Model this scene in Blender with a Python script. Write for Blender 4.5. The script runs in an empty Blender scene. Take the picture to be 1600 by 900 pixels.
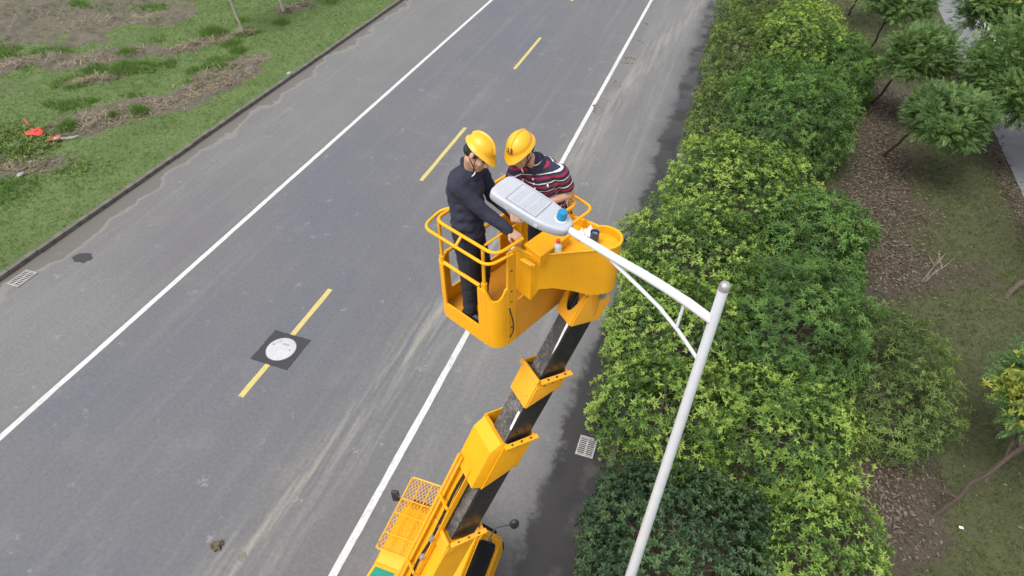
import bpy, bmesh, math, random
import numpy as np
from mathutils import Vector, Matrix

rng = np.random.default_rng(7)
random.seed(7)
scene = bpy.context.scene
COL = scene.collection

# ------------------------------------------------------------------ camera
cam = bpy.data.cameras.new('camera')
cam.sensor_width = 36.0
cam.lens = 36.0 * 952 / 1600
cam.clip_start = 0.05
cam.clip_end = 2000
cam_ob = bpy.data.objects.new('camera', cam)
COL.objects.link(cam_ob)
PITCH, YAW = math.radians(43.04), math.radians(19.49)
cam_ob.rotation_euler = (math.radians(90) - PITCH, 0, YAW)
cam_ob.location = (0, 0, 12)
scene.camera = cam_ob

# ------------------------------------------------------------------ light
SUN_EL, SUN_AZ = math.radians(62), math.radians(205)      # azimuth clockwise from +Y
world = bpy.data.worlds.new('World')
scene.world = world
world.use_nodes = True
wn = world.node_tree
wn.nodes.clear()
w_out = wn.nodes.new('ShaderNodeOutputWorld')
w_bg = wn.nodes.new('ShaderNodeBackground')
w_sky = wn.nodes.new('ShaderNodeTexSky')
w_sky.sky_type = 'NISHITA'
w_sky.sun_disc = False
w_sky.sun_elevation = SUN_EL
w_sky.sun_rotation = SUN_AZ
w_sky.air_density = 1.0
w_sky.dust_density = 3.0
w_hs = wn.nodes.new('ShaderNodeHueSaturation')      # overcast: the blue is veiled by cloud
w_hs.inputs['Saturation'].default_value = 0.22
w_bg.inputs['Strength'].default_value = 0.14
wn.links.new(w_sky.outputs[0], w_hs.inputs['Color'])
wn.links.new(w_hs.outputs[0], w_bg.inputs['Color'])
wn.links.new(w_bg.outputs[0], w_out.inputs['Surface'])

sun = bpy.data.lights.new('sun', 'SUN')
sun.energy = 1.1
sun.angle = math.radians(25)
sun.color = (1.0, 0.97, 0.92)
sun_ob = bpy.data.objects.new('sun', sun)
COL.objects.link(sun_ob)
sd = Vector((math.sin(SUN_AZ) * math.cos(SUN_EL), math.cos(SUN_AZ) * math.cos(SUN_EL), math.sin(SUN_EL)))
sun_ob.rotation_euler = sd.to_track_quat('Z', 'Y').to_euler()
sun_ob.location = (0, 0, 60)

scene.view_settings.view_transform = 'Standard'
scene.view_settings.look = 'None'
scene.view_settings.gamma = 1
scene.view_settings.exposure = 0.95
scene.view_settings.use_curve_mapping = False

# ------------------------------------------------------------------ noise in numpy
def _hash(ix, iy, iz, seed):
    h = (ix.astype(np.int64) * 374761393 + iy.astype(np.int64) * 668265263 + iz.astype(np.int64) * 2147483647 + seed * 974711) & 0xffffffff
    h = ((h ^ (h >> 13)) * 1274126177) & 0xffffffff
    h = (h ^ (h >> 16)) & 0xffffffff
    return h / 4294967295.0

def vnoise(p, seed=0):
    p = np.asarray(p, float)
    if p.shape[-1] == 2:
        p = np.concatenate([p, np.zeros(p.shape[:-1] + (1,))], -1)
    i = np.floor(p)
    f = p - i
    f = f * f * (3 - 2 * f)
    r = 0
    for dx in (0, 1):
        for dy in (0, 1):
            for dz in (0, 1):
                w = (f[..., 0] if dx else 1 - f[..., 0]) * (f[..., 1] if dy else 1 - f[..., 1]) * (f[..., 2] if dz else 1 - f[..., 2])
                r = r + w * _hash(i[..., 0] + dx, i[..., 1] + dy, i[..., 2] + dz, seed)
    return r

def fbm(p, octaves=4, seed=0):
    p = np.asarray(p, float)
    a, s, t = 0.5, 0.0, 0.0
    for o in range(octaves):
        s = s + a * vnoise(p * 2 ** o + 17.3 * o, seed + o)
        t += a
        a *= 0.5
    return s / t

def sstep(x, a, b):
    t = np.clip((x - a) / (b - a), 0, 1)
    return t * t * (3 - 2 * t)

# ------------------------------------------------------------------ materials
class NT:
    def __init__(self, name):
        self.m = bpy.data.materials.new(name)
        self.m.use_nodes = True
        self.t = self.m.node_tree
        self.t.nodes.clear()
        self.out = self.n('ShaderNodeOutputMaterial')
        self.coord = self.n('ShaderNodeTexCoord').outputs['Object']
    def n(self, typ, **kw):
        nd = self.t.nodes.new(typ)
        for k, v in kw.items():
            setattr(nd, k, v)
        return nd
    def put(self, sock, v):
        if v is None:
            return
        if isinstance(v, bpy.types.NodeSocket):
            self.t.links.new(v, sock)
        else:
            if sock.type == 'RGBA' and not hasattr(v, '__len__'):
                v = (v, v, v, 1)
            elif sock.type == 'RGBA' and len(v) == 3:
                v = tuple(v) + (1,)
            sock.default_value = v
    def math(self, op, a, b=None, c=None, clamp=False):
        nd = self.n('ShaderNodeMath', operation=op, use_clamp=clamp)
        self.put(nd.inputs[0], a); self.put(nd.inputs[1], b); self.put(nd.inputs[2], c)
        return nd.outputs[0]
    def add(self, a, b): return self.math('ADD', a, b)
    def sub(self, a, b): return self.math('SUBTRACT', a, b)
    def mul(self, a, b): return self.math('MULTIPLY', a, b)
    def step(self, x, a, b):
        nd = self.n('ShaderNodeMapRange', interpolation_type='SMOOTHSTEP')
        self.put(nd.inputs[0], x); self.put(nd.inputs[1], a); self.put(nd.inputs[2], b)
        return nd.outputs[0]
    def mapr(self, x, a, b, c, d):
        nd = self.n('ShaderNodeMapRange')
        self.put(nd.inputs[0], x); self.put(nd.inputs[1], a); self.put(nd.inputs[2], b); self.put(nd.inputs[3], c); self.put(nd.inputs[4], d)
        return nd.outputs[0]
    def xyz(self, v=None):
        nd = self.n('ShaderNodeSeparateXYZ')
        self.put(nd.inputs[0], v or self.coord)
        return nd.outputs
    def scale(self, s, v=None, loc=(0, 0, 0)):
        nd = self.n('ShaderNodeMapping')
        self.put(nd.inputs[0], v or self.coord)
        nd.inputs['Scale'].default_value = s if hasattr(s, '__len__') else (s, s, s)
        nd.inputs['Location'].default_value = loc
        return nd.outputs[0]
    def noise(self, scale, detail=4, rough=0.55, vec=None):
        nd = self.n('ShaderNodeTexNoise')
        self.put(nd.inputs['Vector'], vec or self.coord)
        nd.inputs['Scale'].default_value = scale
        nd.inputs['Detail'].default_value = detail
        nd.inputs['Roughness'].default_value = rough
        return nd.outputs[0]
    def voro(self, scale, vec=None, feature='F1'):
        nd = self.n('ShaderNodeTexVoronoi', feature=feature)
        self.put(nd.inputs['Vector'], vec or self.coord)
        nd.inputs['Scale'].default_value = scale
        return nd.outputs[0]
    def ramp(self, fac, stops, interp='LINEAR'):
        nd = self.n('ShaderNodeValToRGB')
        cr = nd.color_ramp
        cr.interpolation = interp
        while len(cr.elements) < len(stops):
            cr.elements.new(0.5)
        for e, (p, c) in zip(cr.elements, stops):
            e.position = p
            e.color = tuple(c) + (1,) if len(c) == 3 else c
        self.put(nd.inputs[0], fac)
        return nd.outputs[0]
    def mix(self, fac, a, b, blend='MIX'):
        nd = self.n('ShaderNodeMix', data_type='RGBA', blend_type=blend)
        self.put(nd.inputs[0], fac); self.put(nd.inputs[6], a); self.put(nd.inputs[7], b)
        return nd.outputs[2]
    def attr(self, name):
        return self.n('ShaderNodeAttribute', attribute_name=name).outputs['Fac']
    def bump(self, h, strength=0.3, dist=0.01):
        nd = self.n('ShaderNodeBump')
        nd.inputs['Strength'].default_value = strength
        nd.inputs['Distance'].default_value = dist
        self.put(nd.inputs['Height'], h)
        return nd.outputs[0]
    def pbr(self, color, rough=0.6, metal=0.0, normal=None, spec=None, coat=None):
        nd = self.n('ShaderNodeBsdfPrincipled')
        self.put(nd.inputs['Base Color'], color)
        self.put(nd.inputs['Roughness'], rough)
        self.put(nd.inputs['Metallic'], metal)
        self.put(nd.inputs['Normal'], normal)
        if spec is not None: nd.inputs['Specular IOR Level'].default_value = spec
        if coat is not None: nd.inputs['Coat Weight'].default_value = coat
        return nd.outputs[0]
    def done(self, shader):
        self.t.links.new(shader, self.out.inputs['Surface'])
        return self.m

def simple(name, col, rough=0.5, metal=0.0, var=0.12, scale=14, bump=0.0, bscale=60, spec=None):
    k = NT(name)
    n = k.noise(scale, 5)
    c = tuple(col)
    lo = tuple(x * (1 - var) for x in c)
    hi = tuple(min(1, x * (1 + var)) for x in c)
    col_s = k.ramp(n, [(0.3, lo), (0.7, hi)])
    nrm = k.bump(k.noise(bscale, 3), bump, 0.004) if bump else None
    r = k.mapr(n, 0.3, 0.7, rough * 0.85, min(1, rough * 1.12))
    return k.done(k.pbr(col_s, r, metal, nrm, spec))

def paint(name, col, dirt=(0.16, 0.09, 0.03), amount=0.5, rough=0.38):
    """sprayed sheet metal with dust, grime specks and chipped spots"""
    k = NT(name)
    n1 = k.noise(3.5, 6, 0.6)
    n2 = k.noise(38, 4, 0.6)
    base = k.ramp(n1, [(0.25, tuple(x * 0.9 for x in col)), (0.75, tuple(min(1, x * 1.06) for x in col))])
    chips = k.step(k.mul(n2, k.add(0.5, n1)), 0.69, 0.74)
    base = k.mix(k.mul(chips, amount), base, dirt)
    dust = k.step(k.noise(9, 5, 0.65), 0.52, 0.8)
    base = k.mix(k.mul(dust, 0.25 * amount), base, (0.42, 0.33, 0.2))
    fade = k.step(k.noise(1.4, 4, 0.6), 0.42, 0.7)
    base = k.mix(k.mul(fade, 0.22), base, (0.80, 0.41, 0.04))
    grime = k.step(k.noise(1.0, 5, 0.7, k.scale((11, 11, 1.6))), 0.55, 0.78)
    base = k.mix(k.mul(grime, 0.30 * amount + 0.06), base, (0.30, 0.15, 0.03))
    r = k.mapr(n2, 0.3, 0.7, rough * 0.9, rough * 1.5)
    return k.done(k.pbr(base, r, 0.0, k.bump(n2, 0.04, 0.002), spec=0.28))

M = {}
M['yellow'] = paint('truck_yellow_paint', (0.80, 0.36, 0.007), amount=0.35)
M['yellow_old'] = paint('worn_yellow_paint', (0.80, 0.36, 0.02), amount=1.0, rough=0.5)
M['yellow_shaded'] = paint('shaded_yellow_paint', (0.66, 0.27, 0.02), amount=0.9, rough=0.55)  # worn yellow, darkened: shade of recessed panels and undersides put into the colour
M['black'] = simple('rubber_black', (0.018, 0.018, 0.02), 0.6)
M['glass'] = simple('tinted_cab_glass', (0.012, 0.013, 0.016), 0.08, var=0.05, spec=0.7)
M['steel'] = simple('bare_steel', (0.40, 0.39, 0.38), 0.45, 0.6, 0.25)
M['white_paint'] = simple('lamp_white_paint', (0.62, 0.63, 0.66), 0.32, var=0.04, scale=5)
M['lamp_grey'] = simple('luminaire_grey_paint', (0.40, 0.415, 0.455), 0.4, var=0.05, scale=8)
M['lamp_line'] = simple('luminaire_slot', (0.20, 0.21, 0.235), 0.6)
M['blue'] = simple('blue_plastic', (0.015, 0.19, 0.36), 0.35, var=0.15, scale=30)
M['blue_dark'] = simple('dark_blue_tin', (0.02, 0.06, 0.14), 0.4, var=0.2, scale=30)
M['green_panel'] = simple('green_panel', (0.01, 0.22, 0.15), 0.3, var=0.1)
M['red'] = simple('red_cloth', (0.65, 0.05, 0.04), 0.8, var=0.2)
M['white_cloth'] = simple('white_cloth', (0.75, 0.74, 0.72), 0.9, var=0.08, bump=0.3, bscale=90)
M['bottle'] = simple('clear_plastic', (0.62, 0.64, 0.66), 0.15, var=0.12, scale=40)
M['skin'] = simple('skin', (0.50, 0.28, 0.185), 0.55, var=0.1, scale=25)
M['hair'] = simple('black_hair', (0.012, 0.010, 0.009), 0.6, bump=0.5, bscale=220)
M['helmet'] = simple('helmet_yellow', (0.72, 0.37, 0.012), 0.38, var=0.04, scale=12)
M['strap'] = simple('chin_strap', (0.07, 0.03, 0.022), 0.8)
M['navy'] = simple('navy_fabric', (0.017, 0.019, 0.036), 0.9, var=0.25, scale=7, bump=0.25, bscale=160)
M['navy2'] = simple('dark_trouser_fabric', (0.015, 0.015, 0.024), 0.92, var=0.25, scale=7, bump=0.25, bscale=160)
M['shoe'] = simple('black_shoe', (0.015, 0.014, 0.014), 0.5)
M['white'] = simple('plain_white', (0.8, 0.8, 0.8), 0.5, var=0.05)
M['bark'] = simple('grey_brown_bark', (0.10, 0.075, 0.055), 0.95, var=0.4, scale=18, bump=0.8, bscale=40)
M['bark_dark'] = simple('dark_bark', (0.06, 0.043, 0.032), 0.95, var=0.4, scale=18, bump=0.8, bscale=40)
M['bark_pale'] = simple('pale_bark', (0.34, 0.30, 0.25), 0.9, var=0.3, scale=10, bump=0.5, bscale=40)
M['concrete'] = simple('pale_concrete', (0.27, 0.265, 0.255), 0.9, var=0.2, scale=3, bump=0.2, bscale=70)
M['rust'] = simple('rusty_iron', (0.13, 0.09, 0.065), 0.85, 0.2, var=0.4, scale=20)
M['mirror_black'] = simple('mirror_housing', (0.03, 0.03, 0.032), 0.5)
M['orange_cover'] = simple('amber_lens', (0.5, 0.22, 0.07), 0.35)

# polo shirt: stripes follow the 'stripe' attribute stored on the cloth
k = NT('striped_polo_cloth')
s = k.math('FRACT', k.mul(k.attr('stripe'), 1 / 0.080))
c = k.ramp(s, [(0.0, (0.022, 0.022, 0.05)), (0.30, (0.33, 0.016, 0.055)), (0.54, (0.022, 0.022, 0.05)), (0.78, (0.75, 0.74, 0.76)), (0.90, (0.022, 0.022, 0.05))], 'CONSTANT')
c = k.mix(k.mul(k.noise(60, 3), 0.12), c, (0.05, 0.03, 0.06))
M['polo'] = k.done(k.pbr(c, 0.9, 0, k.bump(k.noise(180, 2), 0.25, 0.003)))

# black boom steel: glossy, with pale scuffing drawn out along the extrusion
k = NT('boom_black_paint')
tt = k.attr('along')
n = k.noise(1.0, 5, 0.6, k.scale((26, 26, 26)))
n3 = k.noise(7, 5, 0.7)
c = k.ramp(n3, [(0.35, (0.014, 0.014, 0.016)), (0.62, (0.018, 0.018, 0.020)), (0.80, (0.035, 0.033, 0.032))])
M['boom'] = k.done(k.pbr(c, k.mapr(n3, 0.3, 0.7, 0.16, 0.42), 0.0, k.bump(n, 0.05, 0.003), spec=0.6))
k = NT('boom_worn_top')
n3 = k.noise(2.2, 6, 0.7)
n4 = k.noise(30, 5, 0.7)
c = k.mix(k.step(k.mul(n3, n4), 0.2, 0.36), (0.05, 0.05, 0.052), (0.17, 0.155, 0.14))
M['boom_top'] = k.done(k.pbr(c, k.mapr(n3, 0.3, 0.7, 0.3, 0.6)))

# asphalt
k = NT('worn_asphalt')
X, Y, Z = k.xyz()
big = k.noise(0.16, 4, 0.5)
mid = k.noise(0.9, 5, 0.6)
agg = k.noise(75, 3, 0.7)
agg2 = k.voro(55)
streak = k.noise(1.0, 5, 0.6, k.scale((2.2, 0.07, 1)))
streak2 = k.noise(1.0, 4, 0.6, k.scale((7.5, 0.16, 1)))
lane = k.mul(k.step(X, -14.1, -13.2), k.sub(1.0, k.step(X, -6.6, -4.2)))
cool, warm = (0.098, 0.103, 0.119), (0.138, 0.136, 0.133)
col = k.mix(lane, warm, cool)
col = k.mix(k.step(big, 0.35, 0.7), col, (0.116, 0.112, 0.116))
right_lane = k.mul(k.step(X, -9.3, -7.5), k.sub(1.0, k.step(X, -6, -4)))
col = k.mix(k.mul(right_lane, 0.5), col, (0.112, 0.109, 0.112))
col = k.mix(k.mul(k.step(streak, 0.47, 0.75), 0.32), col, (0.165, 0.163, 0.160))
col = k.mix(k.mul(k.step(mid, 0.5, 0.8), 0.45), col, (0.158, 0.154, 0.149))
col = k.mix(k.mul(k.step(streak2, 0.55, 0.85), 0.25), col, (0.070, 0.070, 0.075))
spots = k.mul(k.step(k.noise(2.3, 2, 0.4), 0.665, 0.74), k.step(k.noise(14, 3), 0.42, 0.6))
col = k.mix(k.mul(spots, 0.5), col, (0.26, 0.255, 0.245))
# dried mud tracks left by tyres
def track(x0, slope, w, amt, tint):
    global col
    d = k.sub(X, k.add(k.mul(Y, slope), x0))
    d = k.add(d, k.mul(k.sub(k.noise(0.22, 3), 0.5), 0.7))
    g = k.math('EXPONENT', k.mul(k.mul(d, d), -1 / (w * w)))
    nn = k.step(k.noise(1.0, 6, 0.7, k.scale((5.0, 0.35, 1))), 0.38, 0.72)
    col = k.mix(k.mul(k.mul(g, nn), amt), col, tint)
track(-7.15, 0.125, 0.42, 1.0, (0.235, 0.226, 0.195))
track(-6.3, 0.105, 0.28, 0.7, (0.21, 0.204, 0.185))
track(-4.25, 0.012, 0.42, 0.6, (0.20, 0.196, 0.185))
track(-3.15, 0.018, 0.16, 0.6, (0.205, 0.203, 0.198))
track(-2.75, 0.018, 0.14, 0.5, (0.205, 0.203, 0.198))
track(-16.9, 0.004, 0.6, 0.4, (0.19, 0.182, 0.168))
aggf = k.mul(k.mapr(agg, 0.25, 0.75, 0.70, 1.30), k.mapr(k.noise(11, 5, 0.75), 0.25, 0.75, 0.80, 1.20))
col = k.mix(1.0, col, aggf, 'MULTIPLY')
grit = k.step(k.noise(34, 2, 0.5), 0.66, 0.74)
col = k.mix(k.mul(grit, 0.30), col, (0.23, 0.228, 0.22))
# mud washed along the left kerb
gl = k.add(X, k.add(k.mul(k.sub(k.noise(0.42, 3, 0.5), 0.5), 2.6), k.mul(k.sub(k.noise(3.5, 4, 0.6), 0.5), 0.35)))
mud = k.sub(1.0, k.step(gl, -18.06, -17.94))
edge = k.mul(k.sub(1.0, k.step(gl, -17.98, -17.78)), k.step(gl, -18.1, -17.98))
col = k.mix(k.mul(mud, 0.6), col, (0.10, 0.088, 0.072))
col = k.mix(k.mul(edge, 0.5), col, (0.215, 0.205, 0.18))
# water running along the right kerb
wn_ = k.add(k.mul(k.sub(k.noise(0.6, 6, 0.7), 0.5), 1.1), k.mul(k.sub(k.noise(5, 4, 0.7), 0.5), 0.5))
gap = k.mul(k.step(Y, 10.2, 11.8), k.sub(1.0, k.step(Y, 14.5, 16.5)))
wx = k.sub(k.add(X, wn_), k.mul(gap, 0.25))
wet = k.step(wx, -1.74, -1.46)
damp = k.mul(k.step(wx, -2.3, -1.5), 0.5)
far = k.step(Y, 15, 19)
pud = k.mul(wet, k.step(k.add(k.noise(0.8, 3), k.mul(far, 0.08)), 0.46, 0.66))
col = k.mix(damp, col, (0.075, 0.073, 0.074))
col = k.mix(k.mul(wet, 0.9), col, (0.014, 0.0115, 0.012))
gutter_pale = k.mul(k.step(wx, -1.0, -0.7), k.step(k.add(k.noise(1.7, 4), k.mul(far, 0.12)), 0.5, 0.62))  # paler blotches beside the kerb, stronger and greyer further along the road
col = k.mix(k.mul(gutter_pale, k.add(0.5, k.mul(far, 0.35))), col, k.mix(far, (0.075, 0.069, 0.062), (0.12, 0.12, 0.118)))
r = k.mix(wet, 0.86, 0.58)
r = k.mix(pud, r, 0.22)
h = k.mix(pud, agg, 0.5)
M['road'] = k.done(k.pbr(col, r, 0, k.bump(h, 0.35, 0.006)))

def line_mat(name, base, worn):
    k = NT(name)
    n1 = k.noise(1.0, 6, 0.72, k.scale((18, 6, 10)))
    n2 = k.noise(85, 3, 0.7)
    w = k.step(k.add(k.mul(n1, 0.6), k.mul(n2, 0.4)), 0.50, 0.62)
    c = k.mix(k.mul(w, 0.75), base, worn)
    c = k.mix(k.mul(k.step(k.noise(0.35, 4), 0.5, 0.7), 0.3), c, worn)
    return k.done(k.pbr(c, 0.75, 0, k.bump(n2, 0.3, 0.004)))
M['line_white'] = line_mat('white_road_paint', (0.52, 0.52, 0.51), (0.25, 0.248, 0.24))
M['line_yellow'] = line_mat('yellow_road_paint', (0.47, 0.385, 0.13), (0.26, 0.225, 0.12))
M['patch'] = simple('fresh_asphalt_patch', (0.034, 0.035, 0.038), 0.9, var=0.35, scale=60, bump=0.6, bscale=80)
M['kerb'] = simple('weathered_kerb_stone', (0.105, 0.096, 0.083), 0.92, var=0.45, scale=4, bump=0.4, bscale=50)
M['cover'] = simple('manhole_composite', (0.41, 0.41, 0.425), 0.7, var=0.1, scale=6, bump=0.3, bscale=60)
M['grate'] = simple('grate_composite', (0.31, 0.30, 0.285), 0.75, var=0.2, scale=14)

# soil and turf: colour follows how much turf survives ('turf' stored on the mesh)
def soil_mat(name, soil_a, soil_b, turf_a, turf_b):
    k = NT(name)
    n1 = k.noise(1.1, 6, 0.65)
    n2 = k.noise(16, 5, 0.7)
    soil = k.ramp(k.add(k.mul(n1, 0.5), k.mul(n2, 0.5)), [(0.35, soil_a), (0.65, soil_b)])
    turf = k.ramp(k.add(k.mul(k.noise(0.5, 5), 0.5), k.mul(n2, 0.5)), [(0.35, turf_a), (0.66, turf_b)])
    c = k.mix(k.step(k.add(k.attr('turf'), k.mul(k.sub(n2, 0.5), 1.3)), 0.25, 0.75), soil, turf)
    return k.done(k.pbr(c, 0.95, 0, k.bump(n2, 0.8, 0.05)))
M['soil_left'] = soil_mat('left_verge_soil', (0.062, 0.052, 0.036), (0.140, 0.122, 0.090), (0.070, 0.105, 0.030), (0.115, 0.160, 0.048))
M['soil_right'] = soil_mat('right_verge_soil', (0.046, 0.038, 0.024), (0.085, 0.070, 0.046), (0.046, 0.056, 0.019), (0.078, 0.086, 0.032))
M['ground'] = simple('distant_ground', (0.10, 0.12, 0.05), 0.95, var=0.3, scale=0.3)

def leaf_mat(name, stops, rough=0.5, trans=0.36):
    k = NT(name)
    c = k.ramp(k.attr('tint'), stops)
    p = k.pbr(c, rough, 0, None, spec=0.4)
    tr = k.n('ShaderNodeBsdfTranslucent')
    k.put(tr.inputs[0], k.mix(1.0, c, (1.25, 1.2, 0.6), 'MULTIPLY'))
    mx = k.n('ShaderNodeMixShader')
    mx.inputs[0].default_value = trans
    k.t.links.new(p, mx.inputs[1]); k.t.links.new(tr.outputs[0], mx.inputs[2])
    return k.done(mx.outputs[0])
M['leaf_light'] = leaf_mat('young_bright_leaves', [(0.0, (0.046, 0.085, 0.026)), (0.35, (0.088, 0.165, 0.036)), (0.68, (0.190, 0.315, 0.052)), (1.0, (0.33, 0.44, 0.090))])
M['leaf_olive'] = leaf_mat('olive_leaves', [(0.0, (0.055, 0.090, 0.026)), (0.5, (0.115, 0.180, 0.044)), (1.0, (0.20, 0.28, 0.072))])
M['leaf_dark'] = leaf_mat('deep_green_glossy_leaves', [(0.0, (0.016, 0.040, 0.012)), (0.6, (0.034, 0.074, 0.024)), (1.0, (0.070, 0.125, 0.040))], 0.5, 0.15)
M['leaf_mid'] = leaf_mat('mid_green_narrow_leaves', [(0.0, (0.048, 0.090, 0.026)), (0.5, (0.086, 0.175, 0.038)), (1.0, (0.150, 0.275, 0.060))])
M['leaf_tree'] = leaf_mat('compound_tree_leaves', [(0.0, (0.055, 0.105, 0.038)), (0.5, (0.105, 0.190, 0.058)), (0.85, (0.175, 0.275, 0.08)), (1.0, (0.26, 0.32, 0.09))])
M['leaf_yellow'] = leaf_mat('yellow_blossom', [(0.0, (0.17, 0.23, 0.04)), (1.0, (0.44, 0.44, 0.07))], 0.6)
M['grass_left'] = leaf_mat('verge_grass', [(0.0, (0.074, 0.134, 0.034)), (0.5, (0.112, 0.218, 0.050)), (0.85, (0.175, 0.270, 0.080)), (1.0, (0.28, 0.26, 0.13))], 0.6)
M['grass_right'] = leaf_mat('dull_turf', [(0.0, (0.040, 0.056, 0.018)), (0.6, (0.080, 0.095, 0.032)), (1.0, (0.17, 0.145, 0.075))], 0.7)  # dull brownish green of the short lawn blades
M['litter'] = leaf_mat('fallen_leaves', [(0.0, (0.050, 0.036, 0.025)), (0.5, (0.105, 0.078, 0.056)), (1.0, (0.23, 0.185, 0.145))], 0.8, 0.05)
M['straw'] = leaf_mat('dry_stalks', [(0.0, (0.10, 0.075, 0.045)), (1.0, (0.36, 0.30, 0.20))], 0.8, 0.05)

# ------------------------------------------------------------------ mesh helpers
def V(*a): return np.array(a, float)
def unit(v):
    v = np.asarray(v, float)
    return v / (np.linalg.norm(v) + 1e-12)

def tag(o, label=None, cat=None, group=None, kind=None):
    if label: o['label'] = label
    if cat: o['category'] = cat
    if group: o['group'] = group
    if kind: o['kind'] = kind
    return o

def thing(name, loc, label, cat, group=None):
    o = bpy.data.objects.new(name, None)
    o.empty_display_size = 0.2
    o.location = loc
    COL.objects.link(o)
    return tag(o, label, cat, group)

def link(name, me, mat, parent=None, origin=None):
    o = bpy.data.objects.new(name, me)
    if mat is not None:
        for m_ in (mat if isinstance(mat, (list, tuple)) else [mat]):
            me.materials.append(m_)
    COL.objects.link(o)
    if parent is not None:
        o.parent = parent
    return o

class MB:
    def __init__(self):
        self.v, self.f, self.mi = [], [], []
    def addv(self, pts):
        b = len(self.v)
        self.v += [tuple(map(float, p)) for p in pts]
        return b
    def face(self, idx, m=0):
        self.f.append(tuple(idx)); self.mi.append(m)
    def box(self, c, size, R=None, m=0):
        c = np.asarray(c, float); hx, hy, hz = [q / 2 for q in size]
        pts = np.array([(x, y, z) for x in (-hx, hx) for y in (-hy, hy) for z in (-hz, hz)])
        if R is not None: pts = pts @ np.asarray(R).T
        b = self.addv(pts + c)
        for q in ((0, 1, 3, 2), (4, 6, 7, 5), (0, 4, 5, 1), (2, 3, 7, 6), (0, 2, 6, 4), (1, 5, 7, 3)):
            self.face([b + i for i in q], m)
        return self
    def beam(self, p0, p1, w, h, up=(0, 0, 1), m=0):
        p0, p1 = np.asarray(p0, float), np.asarray(p1, float)
        d = unit(p1 - p0); s = unit(np.cross(d, up)); n = np.cross(s, d)
        R = np.stack([s, n, d], 1)
        return self.box((p0 + p1) / 2, (w, h, np.linalg.norm(p1 - p0)), R, m)
    def loft(self, rings, cap=True, closed=True, m=0):
        n = len(rings[0]); bs = [self.addv(r) for r in rings]
        for a, b in zip(bs[:-1], bs[1:]):
            for i in range(n if closed else n - 1):
                j = (i + 1) % n
                self.face((a + i, a + j, b + j, b + i), m)
        if cap:
            self.face([bs[0] + i for i in range(n)][::-1], m)
            self.face([bs[-1] + i for i in range(n)], m)
        return self
    def tube(self, path, r, sides=10, m=0, cap=True):
        path = [np.asarray(p, float) for p in path]
        rr = r if hasattr(r, '__len__') else [r] * len(path)
        rings = []; ref = None
        for i, p in enumerate(path):
            d = unit((path[min(i + 1, len(path) - 1)] - path[max(i - 1, 0)]))
            if ref is None:
                ref = V(0, 0, 1) if abs(d[2]) < 0.9 else V(1, 0, 0)
            s = unit(np.cross(d, ref)); n = np.cross(s, d); ref = n
            rings.append([p + rr[i] * (math.cos(a) * s + math.sin(a) * n) for a in np.linspace(0, 2 * math.pi, sides, endpoint=False)])
        return self.loft(rings, cap, True, m)
    def prism(self, poly, z0, z1, m=0):
        return self.loft([[(x, y, z0) for x, y in poly], [(x, y, z1) for x, y in poly]], True, True, m)
    def plate(self, pts, normal, thick, m=0):
        pts = [np.asarray(p, float) for p in pts]; n = unit(normal) * thick
        return self.loft([[p for p in pts], [p + n for p in pts]], True, True, m)
    def build(self, name, mat, parent=None, bevel=0.0, smooth=True, angle=40, origin=None):
        if origin is not None:
            off = np.asarray(origin, float)
        else:
            off = V(0, 0, 0)
            p = parent
            while p is not None:
                off = off + np.array(p.location); p = p.parent
        me = bpy.data.meshes.new(name)
        vv = np.array(self.v) - off
        me.from_pydata(vv.tolist(), [], self.f)
        if any(self.mi): me.polygons.foreach_set('material_index', self.mi)
        bm = bmesh.new(); bm.from_mesh(me)
        bmesh.ops.recalc_face_normals(bm, faces=bm.faces)
        if bevel:
            es = [e for e in bm.edges if len(e.link_faces) == 2 and e.calc_face_angle(0) > math.radians(35)]
            bmesh.ops.bevel(bm, geom=es, offset=bevel, segments=2, affect='EDGES', profile=0.7, clamp_overlap=True)
        bm.to_mesh(me); bm.free()
        if smooth:
            me.shade_smooth(); me.set_sharp_from_angle(angle=math.radians(angle))
        o = link(name, me, mat, parent)
        if origin is not None: o.location = origin
        return o

def arc_path(pts, r=0.08, n=6):
    """polyline with rounded corners"""
    pts = [np.asarray(p, float) for p in pts]
    out = [pts[0]]
    for a, b, c in zip(pts[:-2], pts[1:-1], pts[2:]):
        d1, d2 = unit(a - b), unit(c - b)
        q = min(r, np.linalg.norm(a - b) * 0.45, np.linalg.norm(c - b) * 0.45)
        p1, p2 = b + d1 * q, b + d2 * q
        for t in np.linspace(0, 1, n):
            out.append((1 - t) ** 2 * p1 + 2 * t * (1 - t) * b + t * t * p2)
    return out + [pts[-1]]

def raw_mesh(name, verts, faces_n, face_size, mat, parent=None, attrs=None, smooth=False):
    """fast mesh: verts (N,3), faces (F,k)"""
    me = bpy.data.meshes.new(name)
    F = faces_n.astype(np.int32)
    me.vertices.add(len(verts)); me.vertices.foreach_set('co', np.ascontiguousarray(verts, np.float32).ravel())
    me.loops.add(F.size); me.loops.foreach_set('vertex_index', F.ravel())
    me.polygons.add(len(F)); me.polygons.foreach_set('loop_start', np.arange(len(F), dtype=np.int32) * face_size)
    for an, av in (attrs or {}).items():
        a = me.attributes.new(an, 'FLOAT', 'POINT'); a.data.foreach_set('value', np.ascontiguousarray(av, np.float32))
    me.update(calc_edges=True)
    if smooth: me.shade_smooth()
    return link(name, me, mat, parent)

def basis(n):
    """two unit vectors perpendicular to each row of n"""
    ref = np.where(np.abs(n[:, 2:3]) < 0.9, np.array([[0, 0, 1.0]]), np.array([[1.0, 0, 0]]))
    e1 = np.cross(n, ref); e1 /= np.linalg.norm(e1, axis=1, keepdims=True) + 1e-9
    return e1, np.cross(n, e1)

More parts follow.
